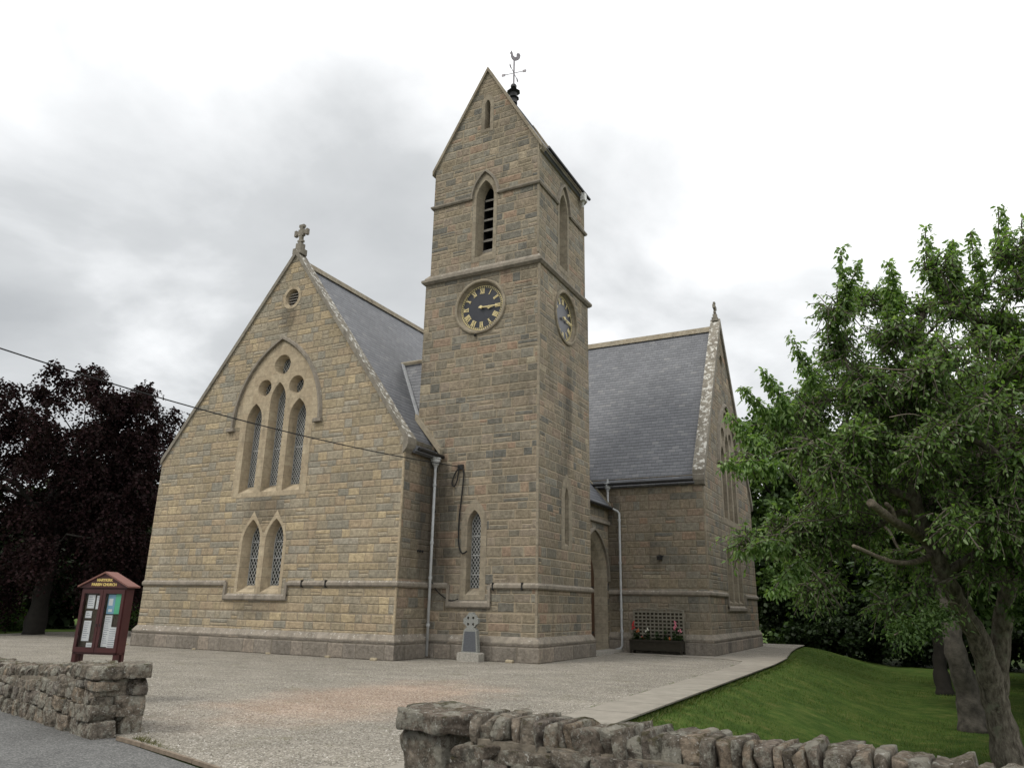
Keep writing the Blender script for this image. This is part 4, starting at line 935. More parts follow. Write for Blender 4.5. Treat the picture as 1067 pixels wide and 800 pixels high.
def rubble_wall(path, thick, ztop, cope_h, seed, lean=0.0, faces=(0, 1), endcap=None, z0=-.06):
    """path: front-face ground line [(x,y)...]; the body lies to the left of its direction"""
    R = random.Random(seed); root = empty('rubble_wall', (path[0][0], path[0][1], 0))
    body = Stones(); cope = Stones(); core = MB()
    P_ = [Vector(p) for p in path]; Ls = [(P_[i+1]-P_[i]).length for i in range(len(P_)-1)]; tot = sum(Ls)
    def at(s_):
        s_ = max(0, min(tot, s_)); i = 0
        while i < len(Ls)-1 and s_ > Ls[i]: s_ -= Ls[i]; i += 1
        t = (P_[i+1]-P_[i]).normalized(); return P_[i]+t*s_, t
    zt = lambda s_: ztop(s_/tot) if callable(ztop) else ztop
    m_ = max(2, int(tot/.5))
    for k in range(m_):
        a, ta = at(.05+(tot-.1)*k/m_); b, tb = at(.05+(tot-.1)*(k+1)/m_); na = Vector((-ta.y, ta.x)); nb = Vector((-tb.y, tb.x))
        A0, A1, B0, B1 = a+na*.025, a+na*(thick-.025), b+nb*.025, b+nb*(thick-.025); h0, h1 = zt(tot*k/m_)-cope_h*.8, zt(tot*(k+1)/m_)-cope_h*.8
        pts = [(A0.x, A0.y, z0), (A1.x, A1.y, z0), (A1.x, A1.y, h0), (A0.x, A0.y, h0)]; ptb = [(B0.x, B0.y, z0), (B1.x, B1.y, z0), (B1.x, B1.y, h1), (B0.x, B0.y, h1)]
        for j in range(4): core.quad(pts[j], ptb[j], ptb[(j+1) % 4], pts[(j+1) % 4])
        if k == 0: core.poly(pts)
        if k == m_-1: core.poly(ptb[::-1])
    core.build('mortar_core', 'wall_mortar', root)
    sd_ = seed*1000
    for face in faces:
        z = z0
        while z < ztop_max(zt, tot)-cope_h-.02:
            rh = R.uniform(.13, .26); s_ = -R.uniform(0, .1)
            rem = ztop_max(zt, tot)-cope_h-z
            if rem-rh < .09: rh = rem
            while s_ < tot:
                wd = R.uniform(.14, .42)*(1.15 if rh > .2 else 1); sc = s_+wd/2
                if sc > tot: sc = tot-.06; 
                p, t = at(sc); nn = Vector((-t.y, t.x)); lim = zt(min(sc, tot))-cope_h
                zz = z+rh/2; hh_ = rh/2*R.uniform(.94, 1.08)
                if z < lim-.03:
                    if z+rh > lim: zz = (z+lim)/2; hh_ = max(.04, (lim-z)/2)
                    dep = .13; cpos = p+nn*(.095 if face == 0 else thick-.095); rot = R.uniform(-.10, .10)
                    tx = Vector((t.x, t.y, 0)); ax = [tx*math.cos(rot)+Vector((0, 0, 1))*math.sin(rot), Vector((nn.x, nn.y, 0)), Vector((0, 0, 1))*math.cos(rot)-tx*math.sin(rot)]
                    sd_ += 1; body.add((cpos.x, cpos.y, zz+R.uniform(-.015, .015)), [list(q) for q in ax], (wd/2*.99, dep*R.uniform(.85, 1.08), hh_*1.0), sd_, .12, .2, 5)
                s_ += wd
            z += rh
    # upright cope stones
    s_ = cope_start if (cope_start := (endcap or 0.0)) else .05
    while s_ < tot-.03:
        wd = R.choice((.045, .06, .075, .09, .11, .14))*R.uniform(.85, 1.15); p, t = at(s_+wd/2); nn = Vector((-t.y, t.x)); c2 = p+nn*thick/2; hh_ = cope_h/2*R.uniform(.85, 1.35)
        a_ = lean+R.uniform(-.22, .22); tx = Vector((t.x, t.y, 0)); up = Vector((0, 0, 1)); ax = [tx*math.cos(a_)-up*math.sin(a_), Vector((nn.x, nn.y, 0)), up*math.cos(a_)+tx*math.sin(a_)]
        sd_ += 1; cope.add((c2.x, c2.y, zt(s_)-cope_h/2+R.uniform(-.02, .015)), [list(q) for q in ax], (wd/2*.98, thick/2*R.uniform(.80, 1.03), hh_*1.1), sd_, .10, .26, 6)
        s_ += wd
    body.build('rubble_face', 'rubble_stone', root); cope.build('upright_coping', 'rubble_stone', root)
    return root, at, sd_
def ztop_max(zt, tot): return max(zt(0), zt(tot))
# left wall: path runs from its gate end leftwards; body on its right-hand side => reverse path so the body lies to the left
lp = [(-6.0, -8.75), (-2.0, -9.85), (1.15, -10.70), (4.20, -11.47)]
wl, atl, _ = rubble_wall(lp, .50, lambda t: .50+.22*max(0, (t-.66)/.34), .15, 5, lean=.45, faces=(0, 1))
tag(wl, 'low lichened rubble boundary wall left of the gateway, tilted cope stones', 'stone wall')
# squared gate end of the left wall
e_ = Vector((.967, -.253, 0)); nn_ = Vector((.253, .967, 0)); up_ = Vector((0, 0, 1)); ed = Stones(); base = Vector((4.20, -11.47, 0))
dirE = Vector((.80, .60, 0)).normalized() # end face runs obliquely
k = 0
for (u0, u1, z0_, z1_) in ((-.42, -.0, -.04, .18), (-.36, .0, .18, .40), (-.44, .0, .40, .58)):
    for (v0, v1) in (((0, .30), (.30, .52)), ((0, .22), (.22, .52)), ((0, .33), (.33, .52)))[k % 3]:
        c_ = base+e_*(u0+u1)/2+nn_*(v0+v1)/2+e_*(v0+v1)/2*.40; k2 = 60+k*7+int(v0*10)
        ed.add((c_.x, c_.y, (z0_+z1_)/2), [list(e_), list(nn_), [0, 0, 1]], ((u1-u0)/2, (v1-v0)/2*1.05, (z1_-z0_)/2*1.04), k2, .05, .16, 4)
    k += 1
ed.build('wall_end', 'rubble_stone', wl)
cs = Stones(); cs.add(tuple(base+e_*-.18+nn_*.14+Vector((0, 0, .655))), [list(e_), list(nn_), [0, 0, 1]], (.33, .20, .08), 801, .16, .12)
cs.add(tuple(base+e_*.03+nn_*.40+Vector((0, 0, .665))), [list(e_), list(nn_), [0, 0, 1]], (.24, .18, .08), 802, .16, .12)
cs.build('end_coping', 'rubble_stone', wl)
# right wall and its gate pier
rp = [(10.02, -13.20), (11.2, -13.34), (12.9, -13.52), (17.0, -13.8)]
wr, _, _ = rubble_wall(rp, .42, lambda t: .815+.05*t, .135, 11, lean=-.08, faces=(0,), z0=-.08)
tag(wr, 'long rubble boundary wall in the foreground with upright lichened cope stones', 'stone wall')
gp = empty('gate_pier', (9.65, -12.9, 0)); q = Stones(); e2 = Vector((.96, -.28, 0)).normalized(); n2_ = Vector((.28, .96, 0)).normalized()
b0 = Vector((9.36, -12.98, 0))
for (u0, u1, z0_, z1_, sd_) in ((0, .50, -.08, .16, 1), (0, .52, .16, .40, 2), (-.01, .51, .40, .69, 3)):
    c_ = b0+e2*(u0+u1)/2+n2_*.22; q.add((c_.x, c_.y, (z0_+z1_)/2), [list(e2), list(n2_), [0, 0, 1]], ((u1-u0)/2, .23, (z1_-z0_)/2*1.02), 900+sd_, .02, .12, 2)
q.build('pier_block', 'rubble_stone', gp)
q = Stones(); c_ = b0+e2*.265+n2_*.20; q.add((c_.x, c_.y, .748), [list(e2), list(n2_), [0, 0, 1]], (.30, .26, .058), 911, .03, .42, 3); q.build('cap_slab', 'rubble_stone', gp)
tag(gp, 'squared stone gate pier with a flat cap slab at the near wall end', 'gate pier')

# small stones at the foot of the plinth
rs = [(-10.75, .0, .075, 'flat pale stone at the far left corner of the church plinth'), (-7.3, -.2, .06, 'little buff stone at the plinth, second from the left'),
      (-4.2, -.24, .07, 'flat buff stone at the middle of the gable plinth'), (-2.0, -.24, .085, 'buff stone at the plinth right of the middle'),
      (-.42, -.26, .10, 'largest buff stone near the right corner of the gable plinth'), (2.75, 1.50, .11, 'buff stone at the foot of the tower plinth')]
for i, (x, y, s_, lb) in enumerate(rs):
    q = Stones(); q.add((x, y, s_*.3), [[1, 0, 0], [0, 1, 0], [0, 0, 1]], (s_*1.0, s_*.6, s_*.4), 300+i, .4, .2)
    o = q.build('loose_stone', 'loose_stone', None); tag(o, lb, 'stone', 'small stones along the church plinth')

# ------------------------------------------------------------------ notice board
nbx, nby = 1.66, -9.70; nb = empty('notice_board', (nbx, nby, 0), rad(16)); HW, DP = .375, .085
tag(nb, 'maroon church notice board with gabled roof, glazed doors and pinned papers', 'notice board')
def nbb(name, m, *boxes, parent=None):
    b = MB()
    for q in boxes: b.box(*q)
    return b.build(name, m, parent or nb, local=True)
zb, ze, zp = .66, 1.60, 1.825
for sx in (-1, 1):
    for sy in (-1, 1):
        x = sx*(HW-.03); y = sy*(DP-.03); nbb('leg', 'maroon_paint', (x-.03, x+.03, y-.03, y+.03, 0, zb+.03))
nbb('cabinet', 'maroon_paint', (-HW, -HW+.035, -DP, DP, zb, ze), (HW-.035, HW, -DP, DP, zb, ze), (-HW+.035, HW-.035, -DP, DP, zb, zb+.05), (-HW+.035, HW-.035, -DP, DP, ze-.04, ze), (-HW+.035, HW-.035, DP-.03, DP, zb+.05, ze-.04))
ckb = nbb('pin_board', 'cork_board', (-HW+.035, HW-.035, -DP+.06, -DP+.08, zb+.05, ze-.04))
for sx in (-1, 1):
    x0, x1 = (-HW+.012, -.004) if sx < 0 else (.004, HW-.012); yf = -DP-.022
    dr = nbb('glazed_door', 'maroon_paint', (x0, x0+.045, yf, -DP, zb+.03, ze-.02), (x1-.045, x1, yf, -DP, zb+.03, ze-.02), (x0+.045, x1-.045, yf, -DP, zb+.03, zb+.10), (x0+.045, x1-.045, yf, -DP, ze-.075, ze-.02))
    nbb('glass_pane', 'clear_pane', (x0+.045, x1-.045, yf+.008, yf+.012, zb+.10, ze-.075), parent=dr)
    nbb('lock', 'black_iron', ((x1-.03, x1-.015, yf-.006, yf, 1.05, 1.09) if sx < 0 else (x0+.015, x0+.03, yf-.006, yf, 1.05, 1.09)), parent=dr)
py = -DP+.05
papers = [(m_q, x0_*.89, x1_*.89, (za_-.69)*.93+.74, (zb_-.69)*.93+.74) for m_q, x0_, x1_, za_, zb_ in [('paper_white', -.335, -.20, 1.30, 1.51), ('paper_white', -.165, -.085, 1.29, 1.50), ('paper_white', -.335, -.215, 1.15, 1.26), ('paper_white', -.335, -.195, .80, 1.11), ('paper_white', -.225, -.085, .70, .775),
          ('paper_blue', .06, .20, 1.22, 1.52), ('paper_green', .205, .335, 1.22, 1.53), ('paper_white', .06, .195, .72, 1.20), ('paper_white', .17, .335, .69, 1.02)]]
for i, (m, x0, x1, z0_, z1_) in enumerate(papers):
    pp = nbb('notice', m, (x0, x1, py-.002-.0015*i, py, z0_, z1_))
    if m == 'paper_white':
        b = MB(); n_ = int((z1_-z0_)/.03)
        for k in range(1, n_): b.box(x0+.015, x1-.015-rnd.uniform(0, .04), py-.0045-.0015*i, py-.002-.0015*i, z1_-.03*k-.004, z1_-.03*k+.002)
        b.build('print_line', 'paper_ink', nb, local=True)
    if m == 'paper_blue':
        b = MB(); b.box(x0+.02, x0+.09, py-.012, py-.003-.0015*i, z0_+.12, z0_+.22); b.box(x0+.03, x1-.03, py-.012, py-.003-.0015*i, z0_+.03, z0_+.07); b.build('print_block', 'paper_white', nb, local=True)
g = MB(); g.prism([(-HW-.03, -DP-.03, ze+.005), (HW+.03, -DP-.03, ze+.005), (HW+.03, -DP-.03, ze+.03), (0, -DP-.03, zp-.01), (-HW-.03, -DP-.03, ze+.03)], (0, 2*DP+.05, 0)); pd = g.build('pediment', 'maroon_paint', nb, local=True)
for sx in (1, -1):
    r_ = MB(); pts = [(0, -DP-.055, zp-.008), (sx*(HW+.06), -DP-.055, ze+.012), (sx*(HW+.06), -DP-.055, ze+.034), (0, -DP-.055, zp+.018)]
    r_.prism(pts if sx < 0 else pts[::-1], (0, 2*DP+.10, 0)); r_.build('roof_panel', 'maroon_roof', nb, local=True)
def text(body, x, z, size, wscale=1.0):
    cu = bpy.data.curves.new('lettering', 'FONT'); cu.body = body; cu.size = size; cu.align_x = 'CENTER'; cu.extrude = .0015; cu.offset = .0022
    o = bpy.data.objects.new('tmp', cu); COL.objects.link(o); dg = bpy.context.evaluated_depsgraph_get(); me = bpy.data.meshes.new_from_object(o.evaluated_get(dg))
    bpy.data.objects.remove(o); me.transform(Matrix.Rotation(rad(90), 4, 'X')); me.transform(Matrix.Diagonal((wscale, 1, 1, 1))); me.transform(Matrix.Translation((x, -DP-.0325, z)))
    me.materials.clear(); me.materials.append(MATS['gilt_lettering']); t_ = bpy.data.objects.new('lettering', me); COL.objects.link(t_); t_.parent = pd
text('MARYKIRK', 0, 1.700, .056); text('PARISH CHURCH', 0, 1.635, .056, 1.0)

# ------------------------------------------------------------------ memorial with a ringed cross, leaning place by the tower
mx_, my_ = 1.68, 1.26; ms = empty('memorial_stone', (mx_, my_, 0)); tag(ms, 'small grey Celtic cross headstone with dark panel on a pale plinth by the tower', 'headstone')
b = MB(); b.prism([(mx_-.34, my_-.17, -.02), (mx_+.34, my_-.17, -.02), (mx_+.34, my_-.17, .20), (mx_+.30, my_-.17, .23), (mx_-.30, my_-.17, .23), (mx_-.34, my_-.17, .20)], (0, .32, 0)); b.build('base', 'memorial_base', ms)
Y0 = my_-.08
b = MB(); b.prism([(mx_-.255, Y0, .23), (mx_+.255, Y0, .23), (mx_+.20, Y0, .80), (mx_+.13, Y0, .87), (mx_-.13, Y0, .87), (mx_-.20, Y0, .80)], (0, .15, 0)); b.build('tapered_slab', 'memorial_granite', ms)
b = MB(); b.prism([(mx_-.205, Y0-.006, .26), (mx_+.205, Y0-.006, .26), (mx_+.165, Y0-.006, .77), (mx_-.165, Y0-.006, .77)], (0, .01, 0)); b.build('inscription_panel', 'memorial_panel', ms)
cxz = (mx_, 1.04); b = MB(); out = []
for q in range(4):
    a0 = q*90
    for da, rr in ((-16, .24), (-10, .235), (10, .235), (16, .24)): out.append((cxz[0]+rr*math.cos(rad(a0+da)), cxz[1]+rr*math.sin(rad(a0+da))))
    for da in (28, 45, 62): out.append((cxz[0]+.195*math.cos(rad(a0+da)), cxz[1]+.195*math.sin(rad(a0+da))))
hs = [[(cxz[0]+.115*math.cos(rad(45+90*q))+.038*math.cos(2*math.pi*i/12), cxz[1]+.115*math.sin(rad(45+90*q))+.038*math.sin(2*math.pi*i/12)) for i in range(12)] for q in range(4)]
fp = Plane('y', Y0+.02); bp = Plane('y', Y0+.13); holed(b, fp, out, hs); i0 = len(b.f); holed(b, bp, out, hs); b.f[i0:] = [f[::-1] for f in b.f[i0:]]
strip(b, fp, out, out, 0, -.11, True); [strip(b, fp, h, h, 0, -.11, True) for h in hs]; b.build('ringed_cross', 'memorial_granite', ms)

# ------------------------------------------------------------------ planter with trellis and foxgloves
x0, x1 = 3.88, 5.66; pl_ = empty('planter', ((x0+x1)/2, 8.40, 0)); tag(pl_, 'dark wooden trough planter with a curved-top trellis against the wall', 'planter')
b = MB(); b.box(x0+.02, x1-.02, 8.12, 8.16, .12, .46); b.box(x0+.02, x1-.02, 8.50, 8.54, .12, .46); b.box(x0+.02, x0+.06, 8.16, 8.50, .12, .46); b.box(x1-.06, x1-.02, 8.16, 8.50, .12, .46); b.box(x0+.06, x1-.06, 8.16, 8.50, .30, .42); b.box(x0, x1, 8.09, 8.13, .40, .46); b.build('trough', 'planter_timber', pl_)
for xx in (x0, x1-.07):
    for yy in (8.10, 8.48): MB().box(xx, xx+.07, yy, yy+.07, .018, .44).build('leg', 'planter_timber', pl_)
b = MB(); yt_ = 8.56; top = lambda x: 1.40+.06*abs(math.sin(2*math.pi*(x-x0)/(x1-x0)))
for k in range(13):
    xx = x0+.04+(x1-x0-.08)*k/12; b.box(xx-.022, xx+.022, yt_, yt_+.015, .40, top(xx))
for k in range(8):
    zz = .52+k*.118; b.box(x0+.02, x1-.02, yt_-.016, yt_-.001, zz-.024, zz+.024)
b.tube([(xx, yt_, top(xx)) for xx in [x0+.02+(x1-x0-.04)*k/16 for k in range(17)]], .018, 5)
b.box(x0, x0+.045, yt_-.02, yt_+.03, .02, 1.40); b.box(x1-.045, x1, yt_-.02, yt_+.03, .02, 1.40); tre = b.build('trellis', 'trellis_timber', pl_)
MB().box(x0+.03, x1-.03, 8.62, 8.635, .30, 1.36).build('trellis_gap_shade', 'planter_timber', pl_)  # added dark sheet standing in for the shadowed wall behind the slats
def foxglove(x, y, h, pet, label, bloom=.3, nl=26, seed=0):
    r = random.Random(seed); ro = empty('flowering_plant', (x, y, .42)); tag(ro, label, 'plant', 'flowering plants in the trough planter')
    MB().tube([(x, y, .42), (x+.01, y, .42+h*.5), (x, y, .42+h)], [.009, .007, .003], 5).build('stem', 'planter_leaf', ro)
    V = []; F = []
    for k in range(nl*3):
        a = r.uniform(0, 6.28); z = .42+r.uniform(0, h*.62); L = r.uniform(.08, .17)*(1.2-(z-.42)/h); d_ = Vector((math.cos(a), math.sin(a), r.uniform(-.1, .7))).normalized(); s_ = Vector((-math.sin(a), math.cos(a), 0))*L*.22; p = Vector((x+r.uniform(-.06, .06), y+r.uniform(-.06, .06), z)); i = len(V)
        V += [p, p+d_*L*.5+s_, p+d_*L, p+d_*L*.5-s_]; F.append((i, i+1, i+2, i+3))
    npmesh('leaves', [tuple(q) for q in V], F, 'planter_leaf', ro)
    if pet:
        b = MB()
        for k in range(int(bloom*50)):
            t = k/(bloom*50); a = r.uniform(0, 6.28); z = .42+h-bloom+bloom*t; q = .055*(1.1-t*.7); d_ = Vector((math.cos(a), math.sin(a)-.3, -.45)).normalized(); p = Vector((x, y, z)); b.tube([p+d_*.01, p+d_*q*.6, p+d_*q*1.3], [.007, .016, .022], 6)
        b.build('flower_spike', pet, ro)
foxglove(3.98, 8.28, .64, 'petal_red', 'tall red flowering plant at the left end of the trough', .26, seed=1)
foxglove(4.10, 8.34, .40, 'petal_orange', 'shorter orange-red flower just right of the tall red one', .12, seed=2)
foxglove(4.44, 8.30, .44, 'petal_white', 'white flowering plant left of the trough middle', .12, 34, seed=3)
foxglove(4.78, 8.30, .42, None, 'leafy green plant without flowers at the trough middle', .1, 34, seed=4)
foxglove(5.05, 8.36, .58, None, 'upright leafy plant right of the trough middle', .1, 22, seed=5)
foxglove(5.42, 8.30, .68, 'petal_pink', 'tall pink foxglove near the right end of the trough', .28, 34, seed=6)
foxglove(5.56, 8.30, .42, 'petal_pink', 'low pink flower at the right corner of the trough', .10, 20, seed=7)
foxglove(4.30, 8.26, .16, 'petal_red', 'low red bedding plant at the front left of the trough', .08, 14, seed=8)
foxglove(5.20, 8.26, .16, 'petal_orange', 'low orange bedding plant at the front right of the trough', .08, 14, seed=9)

# ------------------------------------------------------------------ trees
def foliage(name, parent, centers, radii, m, leaves, leaf, seed, droop=.3, twig=6, flat=.5, up=.2, aspect=.45, barkm=None, six=True):
    """leafy twigs springing from every clump centre; leaves hang along the twigs"""
    r = np.random.default_rng(seed); C_ = np.asarray(centers, float); Rr = np.asarray(radii, float); wts = Rr**2; cnt = np.maximum(6, (leaves*wts/wts.sum())).astype(int)
    per = twig; nt = np.maximum(2, cnt//per); ci = np.repeat(np.arange(len(C_)), nt); n = len(ci)
    cen = C_.mean(0); outw = unit(C_-cen); d_ = unit(r.normal(size=(n, 3))+outw[ci]*.55+np.array([0, 0, up])); L = Rr[ci]*r.uniform(.55, 1.12, n)
    st = C_[ci]+r.normal(size=(n, 3))*Rr[ci][:, None]*.22
    t = (np.arange(per)+.6)/per; pos = st[:, None]+d_[:, None]*L[:, None, None]*t[None, :, None]; pos[:, :, 2] -= droop*L[:, None]*t[None]**2
    tang = d_[:, None]*np.ones((1, per, 1)); tang = tang.copy(); tang[:, :, 2] -= 2*droop*t[None]; tang = unit(tang)
    P0_ = pos.reshape(-1, 3); T_ = tang.reshape(-1, 3); k = len(P0_)
    sidev = unit(r.normal(size=(k, 3))-0*T_); sidev = unit(sidev-T_*(sidev*T_).sum(1, keepdims=True))
    ax = unit(T_*.5+sidev*.9+np.array([0, 0, -flat])); nrm = unit(r.normal(size=(k, 3))*.55+np.array([0, 0, 1.0])); wv = unit(np.cross(ax, nrm)); nr = np.cross(wv, ax)
    sz = leaf*r.uniform(.6, 1.25, k)[:, None]; b0 = P0_+sidev*leaf*.15
    if six:
        V = np.stack([b0, b0+ax*sz*.35+wv*sz*aspect*.5+nr*sz*.06, b0+ax*sz*.72+wv*sz*aspect*.36, b0+ax*sz-nr*sz*.10, b0+ax*sz*.72-wv*sz*aspect*.36, b0+ax*sz*.35-wv*sz*aspect*.5+nr*sz*.06], 1)
        F = np.array([[0, 1, 4, 5], [1, 2, 3, 4]]); F = np.array([[0, 1, 2, 3], [0, 3, 4, 5]])
    else:
        V = np.stack([b0, b0+ax*sz*.5+wv*sz*aspect*.6, b0+ax*sz, b0+ax*sz*.5-wv*sz*aspect*.6], 1); F = np.array([[0, 1, 2, 3]])
    nv = V.shape[1]; Fa = (F[None]+(np.arange(k)*nv)[:, None, None]).reshape(-1, 4)
    o = npmesh(name, V.reshape(-1, 3), Fa, m, parent)
    if barkm:
        e = pos[:, -1]; mid = pos[:, per//2]; w_ = .006+.006*r.random(n); a = unit(np.cross(d_, np.array([0, 0, 1.0]))+1e-4); b = np.cross(d_, a); ring = [a, -a*.5+b*.87, -a*.5-b*.87]
        V = np.concatenate([np.stack([p_+q*(w_*s_)[:, None] for q in ring], 1) for p_, s_ in ((st, 1.5), (mid, 1), (e, .5))], 1)
        F = [[i+3*j, (i+1) % 3+3*j, (i+1) % 3+3*j+3, i+3*j+3] for j in range(2) for i in range(3)]
        npmesh('twigs', V.reshape(-1, 3), (np.array(F)[None]+(np.arange(n)*9)[:, None, None]).reshape(-1, 4), barkm, parent)
    return o
def skeleton(mb, trunk, trunk_r, centers, seed, rtip=.012, wiggle=.12):
    """limbs joining clump centres back to the trunk, thickening towards it"""
    r = random.Random(seed); nodes = [Vector(p) for p in trunk]; par = [-1]+list(range(len(trunk)-1)); plen = [0]
    for i in range(1, len(nodes)): plen.append(plen[-1]+(nodes[i]-nodes[i-1]).length)
    nt = len(nodes); cs = sorted([Vector(c) for c in centers], key=lambda c: min((c-n_).length for n_ in nodes)); load = [0]*nt
    for c in cs:
        best = min(range(1, len(nodes)), key=lambda i: (nodes[i]-c).length*(1.0 if nodes[i].z < c.z+.3 else 1.5)+.25*plen[i]); a = nodes[best]; L = (c-a).length; m_ = max(1, int(L/.45)); prev = best
        for k in range(1, m_+1):
            t = k/m_; p = a.lerp(c, t)+Vector((r.uniform(-1, 1), r.uniform(-1, 1), r.uniform(-.6, 1)))*wiggle*min(L, 1)*(1 if k < m_ else 0); p.z += .10*L*math.sin(math.pi*t)
            nodes.append(p); par.append(prev); plen.append(plen[prev]+L/m_); load.append(0); prev = len(nodes)-1
        load[prev] += 1
    for i in range(len(nodes)-1, 0, -1): load[par[i]] += load[i]
    rr = [trunk_r[i] if i < nt else min(rtip*math.sqrt(max(1, load[i]))*1.15, .16) for i in range(len(nodes))]
    child = {}
    for i in range(nt, len(nodes)): child.setdefault(par[i], []).append(i)
    done = set()
    def chain(s_):
        seq = [par[s_], s_]; rs = [min(rr[par[s_]], rr[s_]*1.25), rr[s_]]; cur = s_
        while cur in child:
            nx = max(child[cur], key=lambda q: load[q]); seq.append(nx); rs.append(rr[nx]); done.add(nx); cur = nx
        mb.tube([nodes[q] for q in seq], rs, 6 if rs[0] > .04 else 4, False)
    for i in range(nt, len(nodes)):
        if i not in done: done.add(i); chain(i)
def bough(mb, pts, rs, n=14, seed=0):
    r = random.Random(seed); P_ = smoothpath(pts, 5); m_ = len(P_); R_ = []
    for i in range(m_):
        f = i/(m_-1)*(len(rs)-1); j = min(int(f), len(rs)-2); R_.append((rs[j]+(rs[j+1]-rs[j])*(f-j))*(1+.07*math.sin(i*2.1+seed)))
    i0 = len(mb.v); mb.tube(P_, R_, n)
    for i in range(i0, len(mb.v)): v_ = Vector(mb.v[i]); dsp = noise.noise(v_*4+Vector((seed, 0, 0)))*.05*min(1, rs[0]/.15); c_ = P_[min(m_-1, (i-i0)//n)]; mb.v[i] = tuple(v_+(v_-c_)*dsp*3)
def shell(blobs, n, seed, inner=.45, gap=.0):
    r = random.Random(seed); out = []; rad_ = []; vol = [b[3]**2 for b in blobs]; tot = sum(vol)
    for b, v_ in zip(blobs, vol):
        for _ in range(max(1, int(n*v_/tot))):
            d_ = Vector((r.gauss(0, 1), r.gauss(0, 1), r.gauss(0, 1))).normalized(); q = b[3]*(inner+(1-inner)*r.random()**.6); out.append((b[0]+d_.x*q, b[1]+d_.y*q, b[2]+d_.z*q*(b[4] if len(b) > 4 else .9)))
    return out

# cherry tree at the right
CB = [[12.56, -3.55, 4.7, 1.55], [14.28, -1.8, 5.11, 2.1], [11.37, -4.42, 3.97, 0.85], [13.18, -3.75, 6.16, 1.1], [14.68, -2.27, 6.9, 1.05], [12.15, -4.72, 5.9, 0.5], [10.75, -5.43, 3.5, 0.4], [10.55, -4.76, 2.5, 0.4], [13.94, -2.26, 3.1, 1.1], [11.58, -2.52, 3.25, 1.0], [12.92, -1.12, 3.91, 1.7], [12.18, -3.9, 5.16, .9], [11.0, -3.72, 3.05, .65], [15.6, -3.4, 5.0, 1.5], [12.95, -4.3, 3.75, .8], [13.7, -4.0, 3.7, .9], [14.4, -3.7, 3.3, .9], [13.3, -4.2, 2.85, .5], [14.3, -3.3, 2.1, .55], [13.5, -3.4, 2.45, .5], [14.9, -3.2, 2.6, .7], [13.9, -3.9, 3.1, .7], [14.1, -3.9, 2.5, .5], [12.3, -4.9, 4.2, .5], [11.6, -3.2, 2.3, .75], [12.4, -3.2, 1.9, .5], [11.3, -3.4, 2.4, .7], [11.75, -4.6, 4.7, .7], [15.3, -3.2, 6.9, .9], [16.0, -3.0, 3.4, 1.1], [14.9, -3.8, 4.2, .9], [13.6, -4.6, 4.9, .8], [16.2, -1.2, 5.6, 2.0], [14.6, .6, 5.2, 1.8]]
cher = empty('cherry_tree', (13.62, -1.4, -.9)); tag(cher, 'green cherry tree on the lawn with sawn-off dead limbs, nearest trunk', 'tree')
cc_ = [c for c in shell(CB, 430, 21) if not (11.3 < c[0] < 13.1 and c[1] < -3.3 and 1.6 < c[2] < 3.45)]
sprays = [((12.1, -4.9, 6.2), (12.11, -5.02, 7.15)), ((11.9, -4.8, 5.9), (12.35, -4.9, 6.9)), ((13.4, -3.9, 6.7), (13.42, -3.97, 7.75)), ((13.7, -3.8, 6.8), (13.8, -3.9, 7.5)), ((14.6, -2.7, 7.4), (14.72, -2.58, 8.55)), ((14.95, -2.6, 7.3), (15.2, -2.6, 8.3)), ((11.5, -4.8, 5.0), (11.25, -5.0, 5.75)), ((11.1, -4.9, 4.6), (10.75, -5.2, 5.2)), ((10.7, -5.4, 3.9), (10.25, -5.6, 4.4)),
          ((10.9, -5.5, 3.6), (10.16, -6.1, 3.55)), ((10.8, -4.9, 2.5), (10.2, -5.1, 2.35)), ((11.0, -4.6, 2.2), (10.6, -4.9, 1.75)), ((12.75, -4.4, 6.2), (12.8, -4.5, 7.0)), ((14.2, -3.0, 7.0), (14.15, -3.2, 7.9)), ((10.9, -4.9, 4.4), (10.45, -5.4, 4.9)), ((15.3, -2.9, 7.2), (15.7, -3.0, 8.6))]
bm_ = MB()
trk = [(13.62, -1.4, -1.0), (13.58, -1.45, -.35), (13.52, -1.62, .30), (13.42, -1.95, 1.05), (13.22, -2.22, 1.50), (13.02, -2.55, 2.10), (12.84, -2.85, 2.70), (12.72, -3.13, 3.3), (12.7, -3.3, 4.2), (12.8, -3.5, 5.1)]
bough(bm_, trk, [.29, .22, .19, .17, .15, .13, .115, .10, .07, .04], 16, 3)
bough(bm_, [(13.56, -1.50, .1), (13.74, -1.62, 1.0), (13.95, -1.85, 1.9), (14.2, -2.0, 3.0), (14.35, -2.1, 4.2), (14.45, -2.0, 5.4)], [.18, .155, .13, .11, .08, .05], 14, 5)
skeleton(bm_, trk[4:]+[], [.15, .14, .12, .10, .07, .05], cc_[:120], 6, .013)
skeleton(bm_, [(13.95, -1.85, 1.9), (14.2, -2.0, 3.0), (14.35, -2.1, 4.2), (14.45, -2.0, 5.4)], [.12, .10, .07, .05], cc_[120:], 7, .013)
for a, b in sprays: bm_.tube(smoothpath([Vector(a)+Vector((.5, .6, -.7)), Vector(a), Vector(b)], 4), .011, 4)
bm_.build('trunk', 'bark', cher, True)
bm_ = MB(); bough(bm_, [(12.85, -2.80, 2.60), (12.62, -3.45, 2.72), (12.38, -4.2, 2.82), (12.10, -4.95, 3.03)], [.085, .075, .07, .06], 10, 8); bough(bm_, [(12.38, -4.2, 2.84), (12.36, -4.4, 2.98), (12.3, -4.55, 3.06)], [.05, .045, .03], 8, 9); bm_.build('broken_limb', 'dead_wood', cher, True)
